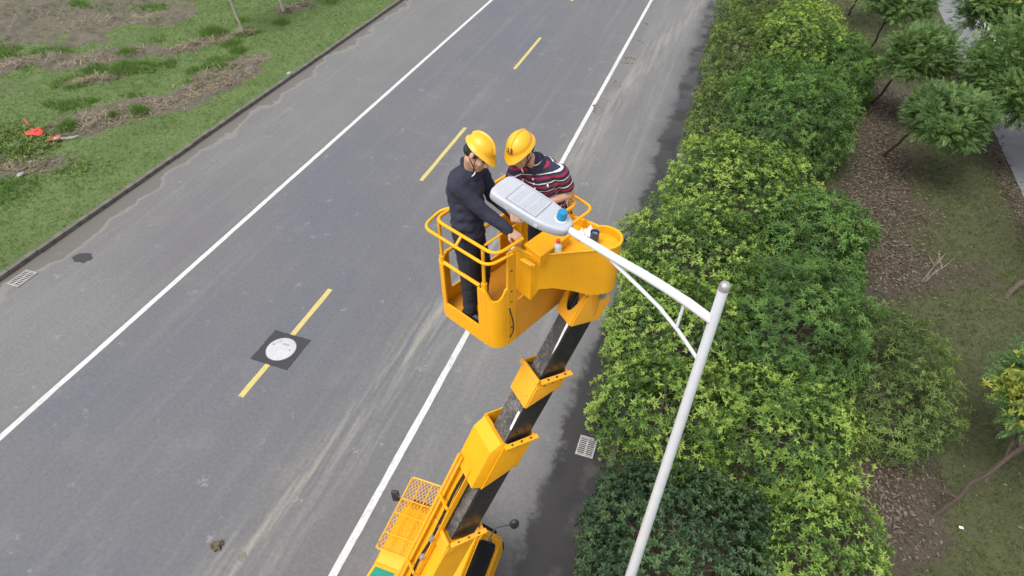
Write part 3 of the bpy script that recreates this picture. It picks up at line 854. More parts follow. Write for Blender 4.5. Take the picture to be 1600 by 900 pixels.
# ================================================================== SHRUBS
LUMP = {}
def shrub(cx, cy, rx, ry, h, kind, lab, seed, dens=1.0, cut=None):
    r_ = np.random.default_rng(seed)
    root = thing('shrub', (cx, cy, 0), lab, 'shrub', 'shrubs planted along the right kerb')
    cz, rz = h * .42, h * .58
    near = cy < 13
    spec = {'light': (M['leaf_light'], .088, .034, 7, (18, 84), .18), 'olive': (M['leaf_olive'], .10, .026, 8, (20, 95), .25),
            'dark': (M['leaf_dark'], .085, .040, 7, (30, 90), .12), 'mid': (M['leaf_mid'], .105, .026, 9, (30, 100), .3)}[kind]
    mat, L, W, kk, (t0, t1), droop = spec
    if not near: L, W, kk = L * 1.15, W * 1.2, kk - 1
    area = 2 * math.pi * ((rx * ry) ** .8 + 2 * (rx * rz) ** .8 / 2 + 2 * (ry * rz) ** .8 / 2) / 2 * .62
    BR, BA_ = {'light': (.50, .24), 'olive': (.45, .20), 'dark': (.42, .10), 'mid': (.48, .20)}[kind]
    cd = nrmz(r_.normal(0, 1, (int(area * 2.4), 3))); cd = cd[cd[:, 2] > -.5]
    CB = cd / (np.sum(np.abs(cd) ** 2.7, 1) ** (1 / 2.7))[:, None] * (rx, ry, rz)
    amp = {'light': .40, 'olive': .36, 'dark': .15, 'mid': .36}[kind]
    def surf(n, depth):
        d = nrmz(r_.normal(0, 1, (n * 2, 3)))
        d = d[d[:, 2] > -.75][:n]
        p = 2.7
        q = d / (np.sum(np.abs(d) ** p, 1) ** (1 / p))[:, None]
        Pn = q * (rx, ry, rz)
        lump = fbm(Pn * 1.15 + seed * 7.1, 3, seed) - .5
        lump2 = fbm(Pn * 3.1 + seed * 3.1, 2, seed + 5) - .5
        cen_ = CB; dmin = np.full(len(Pn), 9.0)
        for c_ in cen_: dmin = np.minimum(dmin, np.linalg.norm(Pn - c_, axis=1))
        bil = np.sqrt(np.clip(1 - (dmin / BR) ** 2, 0, 1))
        sc = .93 + BA_ * bil / ((rx + ry + rz) / 3) + amp * 1.2 * lump / max(.8, (rx + ry) / 2 * .7) + amp * .55 * lump2
        P = Pn * (sc * depth(len(d)))[:, None] + (cx, cy, cz)
        nn = nrmz(q / (rx, ry, rz) + (0, 0, .55) + r_.normal(0, .28, d.shape))
        ok = P[:, 2] > .12
        return P[ok], nn[ok], (lump2[ok], lump[ok])
    dn = {'light': 185, 'olive': 120, 'dark': 190, 'mid': 150}[kind] * dens * (1 if near else .85)
    P1, n1, (l2, l1) = surf(int(area * dn * 1.45), lambda n: 1 + r_.normal(0, .04, n))
    gate = sstep(fbm(P1 * 2.6 + 9.1, 3, seed + 7), .36, .56) if kind != 'dark' else np.full(len(P1), .8)
    kp = r_.uniform(0, 1, len(P1)) < .12 + .88 * gate
    P1, n1, l2, l1 = P1[kp], n1[kp], l2[kp], l1[kp]
    P2, n2, _ = surf(int(area * dn * (.75 if near else 1.0)), lambda n: r_.uniform(.60, .94, n))
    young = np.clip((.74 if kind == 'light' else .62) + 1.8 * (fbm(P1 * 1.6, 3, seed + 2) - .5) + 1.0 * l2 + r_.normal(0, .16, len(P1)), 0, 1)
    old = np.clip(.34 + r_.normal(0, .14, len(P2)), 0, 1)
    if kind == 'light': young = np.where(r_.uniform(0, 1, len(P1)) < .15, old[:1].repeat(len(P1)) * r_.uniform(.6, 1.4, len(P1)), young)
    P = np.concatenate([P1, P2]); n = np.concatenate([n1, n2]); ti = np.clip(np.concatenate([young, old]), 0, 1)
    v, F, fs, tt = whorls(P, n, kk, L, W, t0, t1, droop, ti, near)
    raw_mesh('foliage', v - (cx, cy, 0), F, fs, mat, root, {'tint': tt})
    for i in range(7):
        a = i * 2 * math.pi / 7 + r_.uniform(-.3, .3); e = V(math.cos(a) * rx * .6, math.sin(a) * ry * .6, h * r_.uniform(.55, .78))
        b0 = V(cx + math.cos(a) * .15, cy + math.sin(a) * .15, .04)
        m1 = b0 + e * (.35, .35, .5) + r_.normal(0, .06, 3); m2 = b0 + e * (.7, .7, .8)
        mb = MB(); mb.tube([b0, m1, m2, V(cx, cy, 0) + e], [.035, .027, .018, .008], 6)
        mb.tube([m1, m1 + (m2 - m1) * .5 + r_.normal(0, .15, 3), m2 + r_.normal(0, .25, 3) * (1, 1, .3)], [.018, .012, .006], 5)
        mb.build('stem', M['bark'], root)
    return root

SH = [
 (1.22, 5.55, 1.78, 2.0, 1.55, 'dark', 'dense dark green clipped shrub behind the lamp pole at the bottom'),
 (3.72, 6.25, .95, 1.75, 1.55, 'light', 'bright yellow-green shrub right of the dark clipped shrub'),
 (.50, 8.65, 1.42, 1.30, 1.95, 'light', 'bright young-leaved shrub just above the dark clipped shrub, beside the gutter grate'),
 (2.85, 8.75, 1.40, 1.35, 2.0, 'light', 'bright young-leaved shrub below the dark middle shrub'),
 (.32, 10.95, 1.60, 1.50, 2.15, 'light', 'bright shrub directly behind the lamp arm brace'),
 (3.05, 11.9, 1.62, 1.75, 2.65, 'mid', 'taller mid-green narrow-leaved shrub right of the pole top'),
 (5.30, 11.2, 1.15, 1.95, 1.95, 'olive', 'loose olive-green shrub bulging toward the lawn'),
 (.32, 13.95, 1.85, 1.85, 2.3, 'light', 'bright shrub hanging over the road right of the platform tray'),
 (1.25, 17.6, 2.15, 2.15, 2.4, 'light', 'bright shrub mound above and right of the striped worker'),
 (3.55, 15.7, 1.45, 1.75, 2.3, 'mid', 'mid-green shrub on the lawn side, beside the litter strip'),
 (2.55, 22.6, 2.30, 2.75, 3.1, 'mid', 'tall round dark shrub rising above the far hedge'),
 (.32, 22.6, 1.12, 3.0, 2.0, 'olive', 'low olive shrub edging the road below the far hedge'),
 (.55, 29.6, 1.5, 3.6, 2.3, 'olive', 'farthest olive shrub edging the road at the top'),
 (2.95, 29.6, 1.75, 3.0, 3.0, 'light', 'bright green bushy shrub at the top of the hedge'),
 (4.75, 28.2, 1.25, 2.3, 2.3, 'mid', 'dark mid-green shrub at the top facing the tree trunks'),
 (1.4, 36.8, 2.6, 3.8, 2.6, 'olive', 'hedge shrub beyond the top edge of the view'),
]
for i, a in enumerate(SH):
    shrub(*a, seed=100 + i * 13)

# ================================================================== TREES
def limb(mb, p0, p1, r0, r1, r_, n=5, wob=.06):
    p0, p1 = np.asarray(p0, float), np.asarray(p1, float); pts = []
    for i in range(n + 1):
        t = i / n
        pts.append(p0 * (1 - t) + p1 * t + (r_.normal(0, wob, 3) * (0 < i < n)))
    mb.tube(pts, np.linspace(r0, r1, n + 1), 7)
    return pts

def fronds(C, D, up, L, nl, lw, ll, tint, droop=.25):
    """compound leaves: a rachis carrying paired leaflets"""
    N = len(C); S = nrmz(np.cross(D, up)); Nn = nrmz(np.cross(S, D))
    t = np.linspace(.18, 1, nl)
    base = C[:, None] + D[:, None] * (L[:, None, None] * t[None, :, None]) - Nn[:, None] * (L[:, None, None] * (droop * t ** 2)[None, :, None])
    out = []
    for s_ in (-1, 1):
        d = nrmz(D[:, None] * .55 + S[:, None] * s_ * .85 - Nn[:, None] * .18 + rng.normal(0, .12, (N, nl, 3)))
        out.append((base.reshape(-1, 3), d.reshape(-1, 3)))
    b = np.concatenate([o[0] for o in out]); d = np.concatenate([o[1] for o in out])
    sz = np.tile((np.sin(np.pi * (.25 + .65 * t)))[None], (N, 1)).reshape(-1); sz = np.concatenate([sz, sz])
    u = np.concatenate([np.repeat(Nn, nl, 0)] * 2); tt = np.concatenate([np.repeat(tint, nl)] * 2)
    return leaves(b, d, u, ll * sz, lw * sz, .12, np.clip(tt + rng.normal(0, .06, len(tt)), 0, 1), False)

def tree(name, base, top, crown, cr, lab, seed, nf=420, bark='bark', group='young trees in the row behind the hedge', r0=.06, bloom=None, extra=None, ll=.095):
    r_ = np.random.default_rng(seed)
    base, top, crown, cr = map(lambda q: np.array(q, float), (base, top, crown, cr))
    root = thing(name, tuple(base), lab, 'tree', group)
    mb = MB(); pts = limb(mb, base - (0, 0, .1), top, r0, r0 * .62, r_, 6, .025)
    tr = mb.build('trunk', M[bark], root)
    tips = []
    for i in range(9):
        a = i * 2.4 + r_.uniform(-.3, .3)
        e = crown + cr * (math.cos(a) * r_.uniform(.4, .8), math.sin(a) * r_.uniform(.4, .8), r_.uniform(-.5, .6))
        mb = MB(); q = limb(mb, pts[-1] if i % 3 else pts[-2], e, r0 * .5, .01, r_, 4, .05)
        m_ = q[2]; limb(mb, m_, m_ + (e - m_) * .7 + r_.normal(0, .3, 3) * cr, r0 * .22, .006, r_, 3, .04)
        mb.build('branch', M[bark], tr)
    if extra is not None:
        mb = MB(); limb(mb, *extra, r0 * .5, r0 * .3, r_, 3, .02); mb.build('branch', M[bark], tr)
    # foliage gathered into clumps so that the sky and ground show between them
    nc = 70
    cc = nrmz(r_.normal(0, 1, (nc, 3))) * (r_.uniform(.25, 1, (nc, 1)) ** .45)
    cc[:, 2] = np.where(cc[:, 2] < -.45, cc[:, 2] * .4, cc[:, 2])
    cc = crown + cc * cr
    n_per = int(nf * 3.4) // nc
    C = np.repeat(cc, n_per, 0) + r_.normal(0, .13, (nc * n_per, 3)) * cr.mean()
    out = nrmz(nrmz(C - np.repeat(cc, n_per, 0)) + .35 * nrmz(C - crown) + r_.normal(0, .45, C.shape))
    D = nrmz(out * (1, 1, .7) + (0, 0, .25))
    ti = np.clip(np.repeat(r_.uniform(.3, .85, nc), n_per) + r_.normal(0, .1, len(C)), 0, 1)
    v, F, fs, tt = fronds(C, D, nrmz(V(0, 0, 1) + r_.normal(0, .2, C.shape)), r_.uniform(.20, .34, len(C)), 6, ll * .5, ll * .92, ti)
    raw_mesh('crown', v - base, F, fs, M['leaf_tree'], root, {'tint': tt})
    if bloom is not None:
        P = np.array(bloom[0]) + r_.normal(0, 1, (bloom[2], 3)) * np.array(bloom[1])
        v, F, fs, tt = whorls(P, nrmz(V(0, 0, 1) + r_.normal(0, .4, P.shape)), 7, .13, .045, 10, 85, .1, r_.uniform(0, 1, len(P)), False)
        raw_mesh('blossom', v - base, F, fs, M['leaf_yellow'], root, {'tint': tt})
    return root

tree('young_tree', (6.14, 8.45, .1), (7.05, 9.35, 1.75), (7.65, 10.2, 2.5), (1.1, 1.15, .75), 'tree with yellow blossom and a leaning forked trunk at the right edge', 11, 620, 'bark_dark', r0=.062,
     bloom=((6.72, 9.9, 2.75), (.22, .30, .16), 95), extra=((6.40, 8.70, .55), (5.95, 8.75, .62)))
tree('young_tree', (6.34, 23.5, .1), (6.75, 22.4, 1.9), (7.2, 21.7, 2.65), (1.22, 1.1, .85), 'round leafy tree nearest in the middle of the tree row', 12, 900, 'bark_dark')
tree('young_tree', (6.28, 27.9, .1), (6.55, 26.8, 2.1), (6.75, 26.0, 2.9), (1.12, 1.0, .9), 'second leafy tree up the row, behind the round one', 13, 840, 'bark_dark')
tree('young_tree', (5.9, 39.0, .1), (6.0, 38.0, 2.2), (6.3, 37.0, 3.1), (1.5, 1.4, 1.0), 'far thin tree of the row at the top edge', 14, 600, 'bark_dark')
tree('young_tree', (6.3, 32.6, .1), (6.35, 32.0, 2.3), (6.45, 31.4, 3.2), (1.35, 1.2, .85), 'third tree of the row with its crown at the top edge', 15, 720, 'bark_dark')
tree('young_tree', (9.7, 25.0, .1), (9.5, 24.5, 2.1), (9.6, 24.6, 3.2), (1.55, 2.9, 1.4), 'tall dense tree covering the footpath at the right edge', 16, 2300, 'bark_dark', group='trees beside the footpath', r0=.08)
tree('young_tree', (10.1, 31.0, .1), (9.7, 30.0, 2.4), (9.7, 29.6, 3.8), (1.35, 1.6, 1.0), 'pale-topped tree leaning over the footpath at the top right corner', 17, 1150, 'bark_dark', group='trees beside the footpath', r0=.07,
     bloom=((9.3, 29.0, 4.5), (.5, .5, .15), 90))
tree('young_tree', (8.95, 16.2, .1), (9.6, 16.9, 1.6), (10.6, 17.9, 2.6), (1.1, 1.1, .8), 'tree whose leaning trunk enters at the right edge', 18, 500, 'bark', group='trees beside the footpath', r0=.075)
for i, (x, y, tx, ty, lab, sd_) in enumerate([(-24.0, 25.8, -24.35, 25.5, 'thin pale trunk of a young tree on the left lawn', 30), (-23.95, 29.3, -24.1, 29.1, 'thicker pale trunk at the top edge of the left lawn', 31)]):
    z0 = zl(x, y)
    tree('roadside_tree', (x, y, z0), (tx, ty, 4.6), (tx - .2, ty + .2, 5.7), (1.3, 1.3, 1.2), lab, sd_, 520, 'bark_pale', 'trees on the left verge', r0=.065 + .055 * i)

def sapling(x, y, lab, sticks, bark, h=1.0):
    r_ = np.random.default_rng(int(x * 100))
    root = thing('bare_sapling', (x, y, .1), lab, 'sapling', 'bare saplings on the lawn')
    for i, (dx, dy, dz, r0) in enumerate(sticks):
        mb = MB(); pts = limb(mb, (x + r_.normal(0, .03), y + r_.normal(0, .03), .08), (x + dx, y + dy, dz), r0, r0 * .35, r_, 5, .025)
        if dz > .8: limb(mb, pts[3], pts[3] + V(r_.normal(0, .2), r_.normal(0, .2), .3), r0 * .5, .004, r_, 3, .02)
        mb.build('stem', M[bark], root)
sapling(6.85, 16.2, 'bare pale sapling sticking out of the leaf litter', [(.0, -.25, 1.35, .018), (-.05, -.1, 1.2, .016), (.38, .0, 1.15, .014), (.22, -.15, .9, .012)], 'bark_pale')
sapling(8.65, 21.4, 'short dark bare stem on the lawn by the footpath', [(.22, .35, .8, .03)], 'bark_dark')
sapling(6.1, 18.7, 'dark bare stem leaning over the leaf litter', [(.35, .35, 1.1, .032)], 'bark_dark')

tag(MB().box((6.62, 8.35, .125), (.075, .05, .012)).build('paper_scrap', M['white'], None, origin=(6.62, 8.35, .125)), 'white paper scrap beside the leaning trunk', 'paper scrap')

# ================================================================== STREET LAMP
PX, PY = .298, 2.85
lamp = thing('street_lamp', (PX, PY, 0), 'white tapered street lamp pole with curved arm and grey luminaire held over the platform', 'street lamp')
zz_ = np.linspace(.1, 9.58, 24)
mb = MB(); mb.tube([(PX, PY, z) for z in zz_], [.031 + .0054 * (9.58 - z) for z in zz_], 24)
pole = mb.build('pole', M['white_paint'], lamp)
mb = MB(); mb.box((PX, PY, .09), (.42, .42, .03))
for a in range(4): mb.tube([(PX + .16 * math.cos(a * math.pi / 2 + .785), PY + .16 * math.sin(a * math.pi / 2 + .785), .1), (PX + .16 * math.cos(a * math.pi / 2 + .785), PY + .16 * math.sin(a * math.pi / 2 + .785), .16)], .014, 8)
mb.build('base_plate', M['steel'], pole)
# domed steel cap
mb = MB(); rings = []
for z, r_ in ((9.572, .0325), (9.592, .034), (9.608, .0325), (9.620, .026), (9.627, .016), (9.630, .006)):
    rings.append([(PX + r_ * math.cos(a), PY + r_ * math.sin(a), z) for a in np.linspace(0, 2 * math.pi, 24, endpoint=False)])
mb.loft(rings); mb.build('cap', M['steel'], pole)
arm_pts = [(.300, 2.85, 9.305), (.127, 2.886, 9.376), (-.023, 2.917, 9.425), (-.197, 2.953, 9.474), (-.372, 2.99, 9.514), (-.529, 3.022, 9.556), (-.72, 3.062, 9.610)]
mb = MB(); mb.tube(arm_pts, [.031, .031, .030, .029, .027, .026, .025], 18); arm = mb.build('arm', M['white_paint'], lamp)
mb = MB(); mb.tube([(-.395, 2.994, 9.49), (-.368, 2.989, 9.470), (-.178, 2.949, 9.348), (-.035, 2.919, 9.251), (.116, 2.888, 9.116), (.29, 2.852, 8.925)], .0135, 12)
mb.build('brace', M['white_paint'], lamp)
mb = MB(); mb.tube([(.108, 2.89, 9.372), (.100, 2.892, 9.132)], .011, 10); mb.build('strut', M['white_paint'], lamp)

LN, LF = V(-.69, 3.055, 9.602), V(-1.235, 3.20, 9.735)     # arm end and far end of the luminaire
la = unit(LF - LN); lw = unit(np.cross(la, (0, 0, 1))); ln_ = np.cross(lw, la)
LL = float(np.linalg.norm(LF - LN))
def lp(a, b, c): return LN + la * a + lw * b + ln_ * c
def outline(sc, inset=0.0):
    """half widths along the luminaire: narrow at the arm, broad and round at the far end"""
    prof = [(0.0, .045), (.015, .068), (.06, .098), (.12, .122), (.19, .136), (.30, .141), (.40, .141), (.47, .140), (.520, .134), (.541, .118), (.552, .085), (.556, .0)]
    s_ = LL / .556
    r_ = [((a - .25) * (1 - inset) * s_ + .25 * s_, b * .90 * (1 - inset) * sc) for a, b in prof]
    return [(a, b) for a, b in r_] + [(a, -b) for a, b in r_[::-1][1:]]
mb = MB()
mb.loft([[lp(a, b, c) for a, b in outline(1, i)] for i, c in ((.14, -.036), (.04, -.033), (.0, -.024), (.0, .016), (.012, .027), (.05, .0335), (.12, .0345))])
lum = mb.build('luminaire', M['lamp_grey'], lamp, angle=50)
mb = MB(); mb.loft([[lp(a, b, c) for a, b in outline(.86, .22)] for c in (-.046, -.037)]); mb.build('lens', M['bottle'], lum)
# service lid with its seam and the cooling slots moulded into it
b0, b1, wd = .20 * LL / .556, .43 * LL / .556, .100
mb = MB()
for (p, q) in (((b0, -wd), (b0, wd)), ((b1, -wd), (b1, wd)), ((b0, -wd), (b1, -wd)), ((b0, wd), (b1, wd))):
    mb.beam(lp(p[0], p[1], .0345), lp(q[0], q[1], .0345), .0028, .004, ln_)
mb.build('lid_seam', M['lamp_line'], lum, smooth=False)
mb = MB(); mb.plate([lp(b0 + .004, -wd + .004, .034), lp(b1 - .004, -wd + .004, .034), lp(b1 - .004, wd - .004, .034), lp(b0 + .004, wd - .004, .034)], ln_, .0035); mb.build('service_lid', M['lamp_grey'], lum, smooth=False)
for j in range(9):
    w0 = -wd + .024 + j * (2 * wd - .048) / 8
    for (a0, a1) in ((.018, .075), (.088, .138), (.152, .205)):
        mb = MB(); mb.beam(lp(b0 + a0, w0, .0372), lp(b0 + a1, w0, .0372), .0024, .002, ln_); mb.build('cooling_slot', M['lamp_line'], lum, smooth=False)
c0 = (.085, .012)
def ring(r_, c): return [lp(c0[0] + r_ * math.cos(t), c0[1] + r_ * math.sin(t), c) for t in np.linspace(0, 2 * math.pi, 24, endpoint=False)]
mb = MB(); mb.loft([ring(.040, .024), ring(.040, .038), ring(.037, .040)]); mb.build('photocell_socket', M['white'], lum)
mb = MB(); mb.loft([ring(.033, .037), ring(.0345, .045), ring(.0345, .052), ring(.0325, .055), ring(.0325, .092), ring(.029, .100), ring(.018, .103)]); pc = mb.build('photocell', M['blue'], lum)
for a_, s_ in ((.17, 1), (.40, 1), (.17, -1), (.40, -1)):
    mb = MB(); mb.beam(lp(a_, s_ * .122, -.01), lp(a_ + .03, s_ * .122, -.01), .012, .020, ln_); mb.build('latch', M['lamp_grey'], lum, bevel=.003)

# ================================================================== AERIAL PLATFORM TRUCK
TX, TY = -2.75, 1.2
truck = thing('aerial_platform_truck', (TX, TY, 0), 'yellow aerial work truck with telescopic boom and raised work platform', 'truck')
YB, YF, ZR = 3.05, 4.62, 2.12
XL, XR = -3.66, -1.84
def hw(z): return .91 if z <= 1.25 else (.91 - (.91 - .70) * min(1, (z - 1.25) / .80))
XC = (XL + XR) / 2
prof = [(YB, .45), (YB, 1.25), (YB + .02, 1.95), (YB + .07, 2.08), (YB + .2, ZR + .02), (3.8, ZR + .045), (4.18, ZR + .01), (4.30, 2.03), (4.36, 1.93), (4.60, 1.25), (4.66, 1.12), (4.68, .5)]
rings = []
for sx in np.array([-1, -.97, -.8, -.3, .3, .8, .97, 1]):
    ring_ = []
    for (y, z) in prof:
        edge = abs(sx) > .99
        zz = z - (.035 if (edge and z > 2.0) else 0) + (0.02 if (abs(sx) < .5 and z > 2.0) else 0)
        ring_.append((XC + sx * hw(z), y - (.0), zz))
    rings.append(ring_)
mb = MB(); mb.loft(rings, cap=False)
for ring_ in (rings[0], rings[-1]):          # flanks: level by level, so that the slope stays true
    b_ = mb.addv(ring_)
    for (q0, q1, q2, q3) in ((0, 11, 9, 1), (1, 9, 8, 2), (2, 8, 7, 3), (3, 7, 6, 4)): mb.face((b_ + q0, b_ + q1, b_ + q2, b_ + q3))
    mb.face((b_ + 11, b_ + 10, b_ + 9)); mb.face((b_ + 4, b_ + 6, b_ + 5))
cab = mb.build('cab', M['yellow'], truck, angle=30)
def cabp(side, y, z, out=.012): return V(XC + side * (hw(z) + out), y, z)
for side in (-1, 1):
    # side window: rounded four-sided pane following the slope of the cab flank, with its rubber frame
    win = [(3.30, 1.33), (3.22, 1.42), (3.20, 1.86), (3.23, 1.95), (3.32, 1.99), (3.98, 1.995), (4.10, 1.96), (4.17, 1.87), (4.36, 1.42), (4.35, 1.36), (4.28, 1.33)]
    cy_, cz_ = np.mean(win, 0)
    fr = [((y - cy_) * 1.05 + cy_, (z - cz_) * 1.07 + cz_) for y, z in win]
    mb = MB(); mb.loft([[cabp(side, y, z, -.02) for y, z in fr], [cabp(side, y, z, .006) for y, z in fr]]); mb.build('window_seal', M['black'], cab, angle=30)
    mb = MB(); mb.loft([[cabp(side, y, z, -.01) for y, z in win], [cabp(side, y, z, .014) for y, z in win]]); mb.build('side_window', M['glass'], cab, angle=30)
    # rain gutter, door and handle
    mb = MB(); mb.tube([cabp(side, y, z, .012) for y, z in ((3.12, 1.25), (3.10, 1.9), (3.2, 2.045), (4.1, 2.05), (4.26, 1.97), (4.50, 1.3))], .016, 8); mb.build('door_frame', M['yellow'], cab)
    mb = MB(); mb.loft([[cabp(side, y, z, -.02) for y, z in ((3.16, .6), (3.16, 1.18), (4.5, 1.16), (4.5, .6))], [cabp(side, y, z, .012) for y, z in ((3.18, .62), (3.18, 1.16), (4.48, 1.14), (4.48, .62))]]); mb.build('door', M['yellow'], cab)
    mb = MB(); mb.beam(cabp(side, 3.25, 1.06, .03), cabp(side, 3.40, 1.06, .03), .02, .03); mb.build('handle', M['black'], cab)
    mb = MB(); mb.box((XC + side * .62, 4.675, .72), (.34, .03, .2)); mb.build('headlight', M['bottle'], cab, bevel=.01)
mb = MB(); mb.loft([[(XC + s_ * q, y, z) for s_, q, y, z in ((-1, .66, 4.425, 1.95), (1, .66, 4.425, 1.95), (1, .82, 4.655, 1.3), (-1, .82, 4.655, 1.3))], [(XC + s_ * q, y - .06, z) for s_, q, y, z in ((-1, .66, 4.425, 1.95), (1, .66, 4.425, 1.95), (1, .82, 4.655, 1.3), (-1, .82, 4.655, 1.3))]]); mb.build('windscreen', M['glass'], cab)
mb = MB(); mb.box((XC, 4.72, .52), (1.8, .14, .26)); mb.build('bumper', M['black'], cab, bevel=.02)
# mirrors
mm = MB(); mm.tube(arc_path([(-3.52, 4.30, 1.95), (-3.66, 4.36, 2.02), (-3.75, 4.40, 1.98)], .06), .011, 8); mm.build('mirror_arm', M['mirror_black'], cab)
mm = MB(); mm.box((-3.77, 4.42, 1.86), (.13, .07, .30), Matrix.Rotation(.25, 3, 'Z')); mm.build('mirror', M['mirror_black'], cab, bevel=.025)
mm = MB(); mm.tube(arc_path([(-1.90, 4.20, 1.90), (-1.86, 4.40, 1.99), (-1.66, 4.50, 2.03), (-1.60, 4.55, 1.98)], .06), .012, 8); mm.build('mirror_arm', M['mirror_black'], cab)
mm = MB(); rr_ = []
for t_, q in ((-.05, .2), (-.035, .8), (0, 1), (.03, .96), (.04, .85)):
    rr_.append([V(-1.585, 4.60, 1.92) + V(math.cos(.5), math.sin(.5), 0) * (.085 * q * math.cos(a)) + V(0, 0, 1) * (.14 * q * math.sin(a)) + V(math.sin(.5), -math.cos(.5), .3) * (-t_) for a in np.linspace(0, 2 * math.pi, 18, endpoint=False)])
mm.loft(rr_); mm.build('mirror', M['mirror_black'], cab)
mm = MB(); mm.tube([(-1.88, 4.20, 1.88), (-1.88, 4.20, 1.95)], .035, 10); mm.build('mirror_foot', M['mirror_black'], cab)

# lattice guard over the left of the cab roof
GA, GB, GZ = (-3.50, -2.92), (3.34, 4.66), 2.26
gd = MB()
gd.tube(arc_path([(GA[0], GB[0], GZ), (GA[0], GB[1], GZ), (GA[1], GB[1], GZ), (GA[1], GB[0], GZ), (GA[0], GB[0], GZ), (GA[0], GB[0] + .1, GZ)], .05, 5), .014, 8)
for y in (3.62, 3.98, 4.24): gd.tube([(GA[0], y, GZ - .002), (GA[1], y, GZ - .002)], .011, 6)
for x in (-3.31, -3.11): gd.tube([(x, GB[0], GZ - .004), (x, GB[1], GZ - .004)], .009, 6)
for (x, y) in ((GA[0], 3.4), (GA[0], 3.8), (GA[0], 4.2), (GA[1], 3.4), (GA[1], 4.2)): gd.tube([(x, y, GZ), (x, y, ZR - .04)], .012, 6)
guard = gd.build('roof_guard', M['yellow'], truck)
ms = MB()
sp = .062; W_, H_ = GA[1] - GA[0], GB[1] - GB[0]
for s_ in (-1, 1):
    c = -H_
    while c < W_ + H_:
        pts = []
        for (x, y) in [(c + t * s_ * .62, t) for t in np.linspace(0, H_, 60)]:
            if 0 <= x <= W_: pts.append((x, y))
        if len(pts) > 1:
            p, q = pts[0], pts[-1]
            ms.beam((GA[0] + p[0], GB[0] + p[1], GZ - .012 + .003 * s_), (GA[0] + q[0], GB[0] + q[1], GZ - .012 + .003 * s_), .0065, .004)
        c += sp
o = ms.build('wire_mesh', M['yellow'], guard, smooth=False); tag(o, kind='stuff')
# deck behind the cab, bins, chassis, wheels, outriggers
mb = MB(); mb.box((XC, .55, .92), (1.78, 4.7, .10)); deck = mb.build('deck', M['yellow'], truck, bevel=.015)
mb = MB(); mb.box((XC, 1.5, .62), (.8, 6.0, .22)); mb.build('chassis', M['black'], truck, bevel=.02)
for s_ in (-1, 1):
    mb = MB(); mb.box((XC + s_ * .68, 2.62, 1.38), (.40, .56, .82)); b_ = mb.build('tool_bin', M['yellow'], deck, bevel=.03)
    mb = MB(); mb.box((XC + s_ * .68, 2.62, 1.80), (.44, .60, .035)); mb.build('bin_lid', M['yellow'], deck, bevel=.012)
    if s_ < 0: pass
# operator seat panel: green sheet in a yellow frame, raised behind the cab roof on the left
gp = [V(-3.47, 2.50, 2.14), V(-3.12, 2.50, 2.14), V(-3.06, 3.10, 2.14), V(-3.40, 3.10, 2.14)]
mb = MB(); mb.plate([V(-3.52, 2.45, 2.10), V(-3.08, 2.45, 2.10), V(-3.02, 3.16, 2.10), V(-3.44, 3.16, 2.10)], (0, 0, 1), .05); gpo = mb.build('canopy_frame', M['yellow'], truck, bevel=.01)
mb = MB(); mb.plate(gp, (0, 0, 1), .022); mb.build('green_panel', M['green_panel'], gpo, smooth=False)
mb = MB()
for q in (V(-3.48, 2.5, 0), V(-3.12, 2.5, 0)): mb.tube([q + V(0, 0, .97), q + V(0, 0, 2.11)], .02, 8)
mb.build('canopy_post', M['yellow'], gpo)
for (x, y) in ((-3.45, 3.95), (-2.05, 3.95), (-3.42, .2), (-2.08, .2)):
    mb = MB(); a = np.linspace(0, 2 * math.pi, 28, endpoint=False)
    mb.loft([[(x + dx, y + r_ * math.cos(t), .40 + r_ * math.sin(t)) for t in a] for dx, r_ in ((-.12, .30), (-.10, .385), (-.05, .40), (.05, .40), (.10, .385), (.12, .30))]); w_ = mb.build('wheel', M['black'], truck)
    mb = MB(); mb.loft([[(x + dx, y + .21 * math.cos(t), .40 + .21 * math.sin(t)) for t in a] for dx in (-.13, .13)]); mb.build('rim', M['steel'], w_)
for (x, y) in ((-3.6, 2.1), (-1.9, 2.1), (-3.6, -1.4), (-1.9, -1.4)):
    mb = MB(); mb.box((x, y, .55), (.12, .12, .8)); mb.box((x, y, .03), (.3, .3, .04)); mb.build('outrigger', M['yellow'], truck, bevel=.01)

# turntable and boom
B0 = V(-2.50, 1.90, 2.6); TIP = V(-.755, 3.80, 8.05)
BD = unit(TIP - B0); BS = unit(np.cross(BD, (0, 0, 1))); BN = np.cross(BS, BD)
def bp(t, s_, n): return B0 + BD * t + BS * s_ + BN * n
mb = MB(); a = np.linspace(0, 2 * math.pi, 32, endpoint=False)
mb.loft([[(-2.50 + r_ * math.cos(t), 1.90 + r_ * math.sin(t), z) for t in a] for r_, z in ((.48, .97), (.48, 1.15), (.40, 1.2))]); tt_ = mb.build('turntable', M['black'], truck)
for s_ in (-1, 1):
    q = B0 + BS * .24 * s_; hd = unit(BD * (1, 1, 0))
    mb = MB(); mb.plate([q - hd * .35 + (0, 0, -1.4), q + hd * .35 + (0, 0, -1.4), q + hd * .28 + (0, 0, -.2), q + hd * .1 + (0, 0, .16), q - hd * .12 + (0, 0, .16), q - hd * .3 + (0, 0, -.4)], BS, .03 * s_); mb.build('turret_plate', M['yellow'], tt_, bevel=.008)
mb = MB(); mb.tube([B0 - BS * .32, B0 + BS * .32], .06, 14); mb.build('pivot_pin', M['steel'], tt_)

